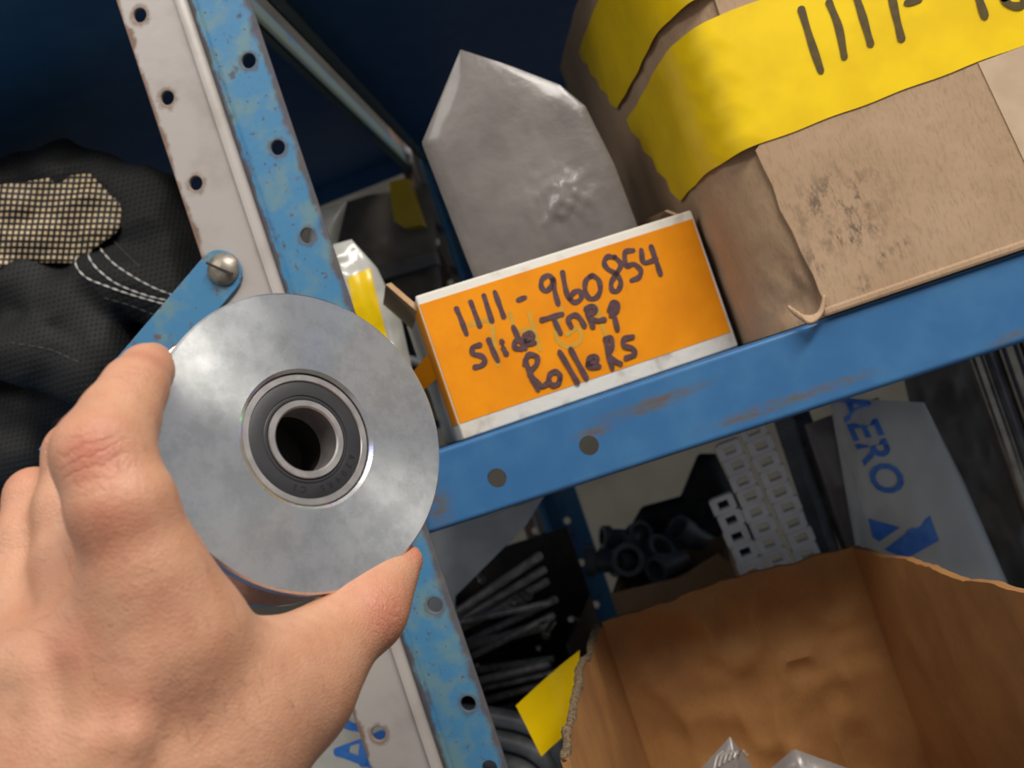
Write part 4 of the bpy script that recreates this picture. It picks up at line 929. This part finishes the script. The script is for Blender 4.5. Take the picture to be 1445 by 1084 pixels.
ring_ = hc([(50, 940, .29, 66), (32, 830, .308, 46), (38, 760, .315, 41), (48, 700, .322, 37), (85, 690, .35, 35), (120, 705, .38, 31)], .004)
little = hc([(-28, 990, .295, 58), (-45, 890, .31, 40), (-35, 810, .325, 34), (0, 780, .345, 31), (35, 790, .37, 28)], .004)
def hand_sdf(g):
    def grp(cs):
        f = None
        for c in cs:
            d = conesdf(g, c[0], c[1], c[2], c[3]); f = d if f is None else smin(f, d, c[4])
        return f
    f = grp(palm); f = smin(f, grp(thumb), .016)
    fi = grp(index); fm = grp(middle); fr_ = grp(ring_); fl_ = grp(little)
    f = smin(f, fi, .016); f = smin(f, fm, .004); f = smin(f, fr_, .004); f = smin(f, fl_, .004)
    # knuckle swell, tendons, web
    for (x, y, d, r, k) in ((140, 632, .275, 46, .010), (530, 868, .352, 33, .012)):
        p, rr = H(x, y, d, r); f = smin(f, np.linalg.norm(g-p, axis=-1)-rr, k)
    for tl in (((215, 925, .2675, 9), (185, 1040, .2615, 10), (165, 1200, .260, 10)), ((128, 930, .2685, 8), (140, 1050, .2635, 9), (140, 1200, .262, 9)), ((55, 950, .272, 8), (85, 1060, .2685, 9), (105, 1200, .266, 9))):
        for c in hc(list(tl), .01): f = smin(f, conesdf(g, c[0], c[1], c[2], c[3]), .009)
    return f
allc = palm+thumb+index+middle+ring_+little
pts = np.array([q for c in allc for q in (np.asarray(c[0])-c[2], np.asarray(c[0])+c[2], np.asarray(c[1])-c[3], np.asarray(c[1])+c[3])])
lo, hi = pts.min(0)-.006, pts.max(0)+.006; hh = .0015
nn = np.ceil((hi-lo)/hh).astype(int)
g = np.stack(np.meshgrid(*[lo[k]+hh*np.arange(nn[k]) for k in range(3)], indexing='ij'), -1)
hv, hf = surfnets(hand_sdf(g), lo, hh)
CREASES = [(H(172, 715, .262, 1)[0], H(148, 645, .262, 1)[0], H(132, 648, .263, 1)[0], .013), (H(190, 548, .29, 1)[0], H(215, 511, .31, 1)[0], H(185, 545, .289, 1)[0], .009), (H(470, 918, .33, 1)[0], H(552, 822, .35, 1)[0], H(545, 868, .343, 1)[0], .012)]
def skin():
    t = NT('skin'); at = t.n('ShaderNodeAttribute', attribute_name='flush'); fl = at.outputs['Fac']
    c = t.mix(t.ramp(t.noise(60, 4), .3, .75), 'cd9a7c', 'c08a6c'); c = t.mix(t.math('MULTIPLY', t.ramp(t.noise(130, 5, .7), .5, .72), .35), c, 'bd7c64')
    c = t.mix(t.math('MULTIPLY', fl, t.math('MULTIPLY_ADD', t.noise(90, 3), .8, .4)), c, 'bb6250')
    c = t.mix(t.math('MULTIPLY', t.ramp(t.noise(420, 4, .7), .5, .8), .22), c, 'a8644c')
    vo = t.n('ShaderNodeTexVoronoi', feature='DISTANCE_TO_EDGE'); vo.inputs['Scale'].default_value = 750; t.link(t.pos, vo.inputs['Vector'])
    h = t.math('ADD', t.math('MULTIPLY', t.math('MINIMUM', vo.outputs['Distance'], .25), 1.2), t.math('MULTIPLY', t.noise(260, 5, .65), .9))
    wob = t.math('MULTIPLY_ADD', t.noise(170, 4), .009, -.0045); cr = None
    for (pa, pb, pc, rad) in CREASES:       # folds across the knuckles
        ax_ = nrm(pb-pa); dp = t.n('ShaderNodeVectorMath', operation='DOT_PRODUCT'); t.link(t.pos, dp.inputs[0]); dp.inputs[1].default_value = tuple(ax_)
        tt = t.math('ADD', t.math('SUBTRACT', dp.outputs['Value'], float(pc@ax_)), wob)
        ds = t.n('ShaderNodeVectorMath', operation='DISTANCE'); t.link(t.pos, ds.inputs[0]); ds.inputs[1].default_value = tuple(pc)
        mk = t.math('SUBTRACT', 1.0, t.ramp(ds.outputs['Value'], rad*.45, rad))
        sn_ = t.math('POWER', t.math('MULTIPLY_ADD', t.math('SINE', t.math('MULTIPLY', tt, 2*math.pi/.0034)), .5, .5), 5.0)
        e = t.math('MULTIPLY', sn_, mk); cr = e if cr is None else t.math('MAXIMUM', cr, e)
    h = t.math('SUBTRACT', h, t.math('MULTIPLY', cr, .6))
    t.bump(h, .38, .0009)
    m = t.set(c, .46); t.b.inputs['Subsurface Weight'].default_value = .18; t.b.inputs['Subsurface Radius'].default_value = (1, .35, .2); t.b.inputs['Subsurface Scale'].default_value = .004
    return m
ho = obj('person', (hv, hf), skin(), smooth=True, label="person's bare left hand gripping the metal roller between thumb and finger", cat='person')
fa = np.zeros(len(hv))
for (x, y, d, r, a) in ((125, 640, .262, 42, .9), (110, 662, .262, 26, .7), (205, 520, .30, 32, .6), (160, 745, .262, 55, .45), (90, 905, .265, 60, .28), (245, 885, .26, 60, .25), (540, 865, .345, 45, .7), (585, 785, .37, 25, .8), (95, 605, .31, 40, .5), (35, 690, .32, 35, .5), (200, 980, .26, 60, .2)):
    p, rr = H(x, y, d, r); fa = np.maximum(fa, a*np.exp(-(np.linalg.norm(hv-p, axis=1)/rr)**2))
at = ho.data.attributes.new('flush', 'FLOAT', 'POINT'); at.data.foreach_set('value', fa.astype(np.float32))

# fine dark hairs on the back of the hand
hm = ho.data; hrng = np.random.default_rng(12); vn = np.array([q.normal[:] for q in hm.vertices]); hpts = []
cand = np.where((vn@(-FW) > .25))[0]
reg = [(H(90, 960, .262, 1)[0], .035), (H(300, 1010, .265, 1)[0], .035), (H(190, 760, .262, 1)[0], .014), (H(90, 780, .29, 1)[0], .014), (H(200, 1060, .26, 1)[0], .04)]
while len(hpts) < 150:
    k = hrng.choice(cand); p = hv[k]; wq = max(math.exp(-(np.linalg.norm(p-c_)/r_)**2) for c_, r_ in reg)
    if hrng.random() > wq: continue
    d = nrm(-RT*.8+UP*.35+hrng.normal(size=3)*.35); d = nrm(d-vn[k]*(d@vn[k])); L_ = hrng.uniform(.004, .009)
    hpts.append(tube([p-vn[k]*.0003, p+d*L_*.5+vn[k]*L_*.18, p+d*L_+vn[k]*L_*.14], [.000045, .00004, .00002], 3, False))
obj('hand_hair', join(*hpts), simple('dark_hair', '7a523c', None, 60, .5), ho, kind='stuff')
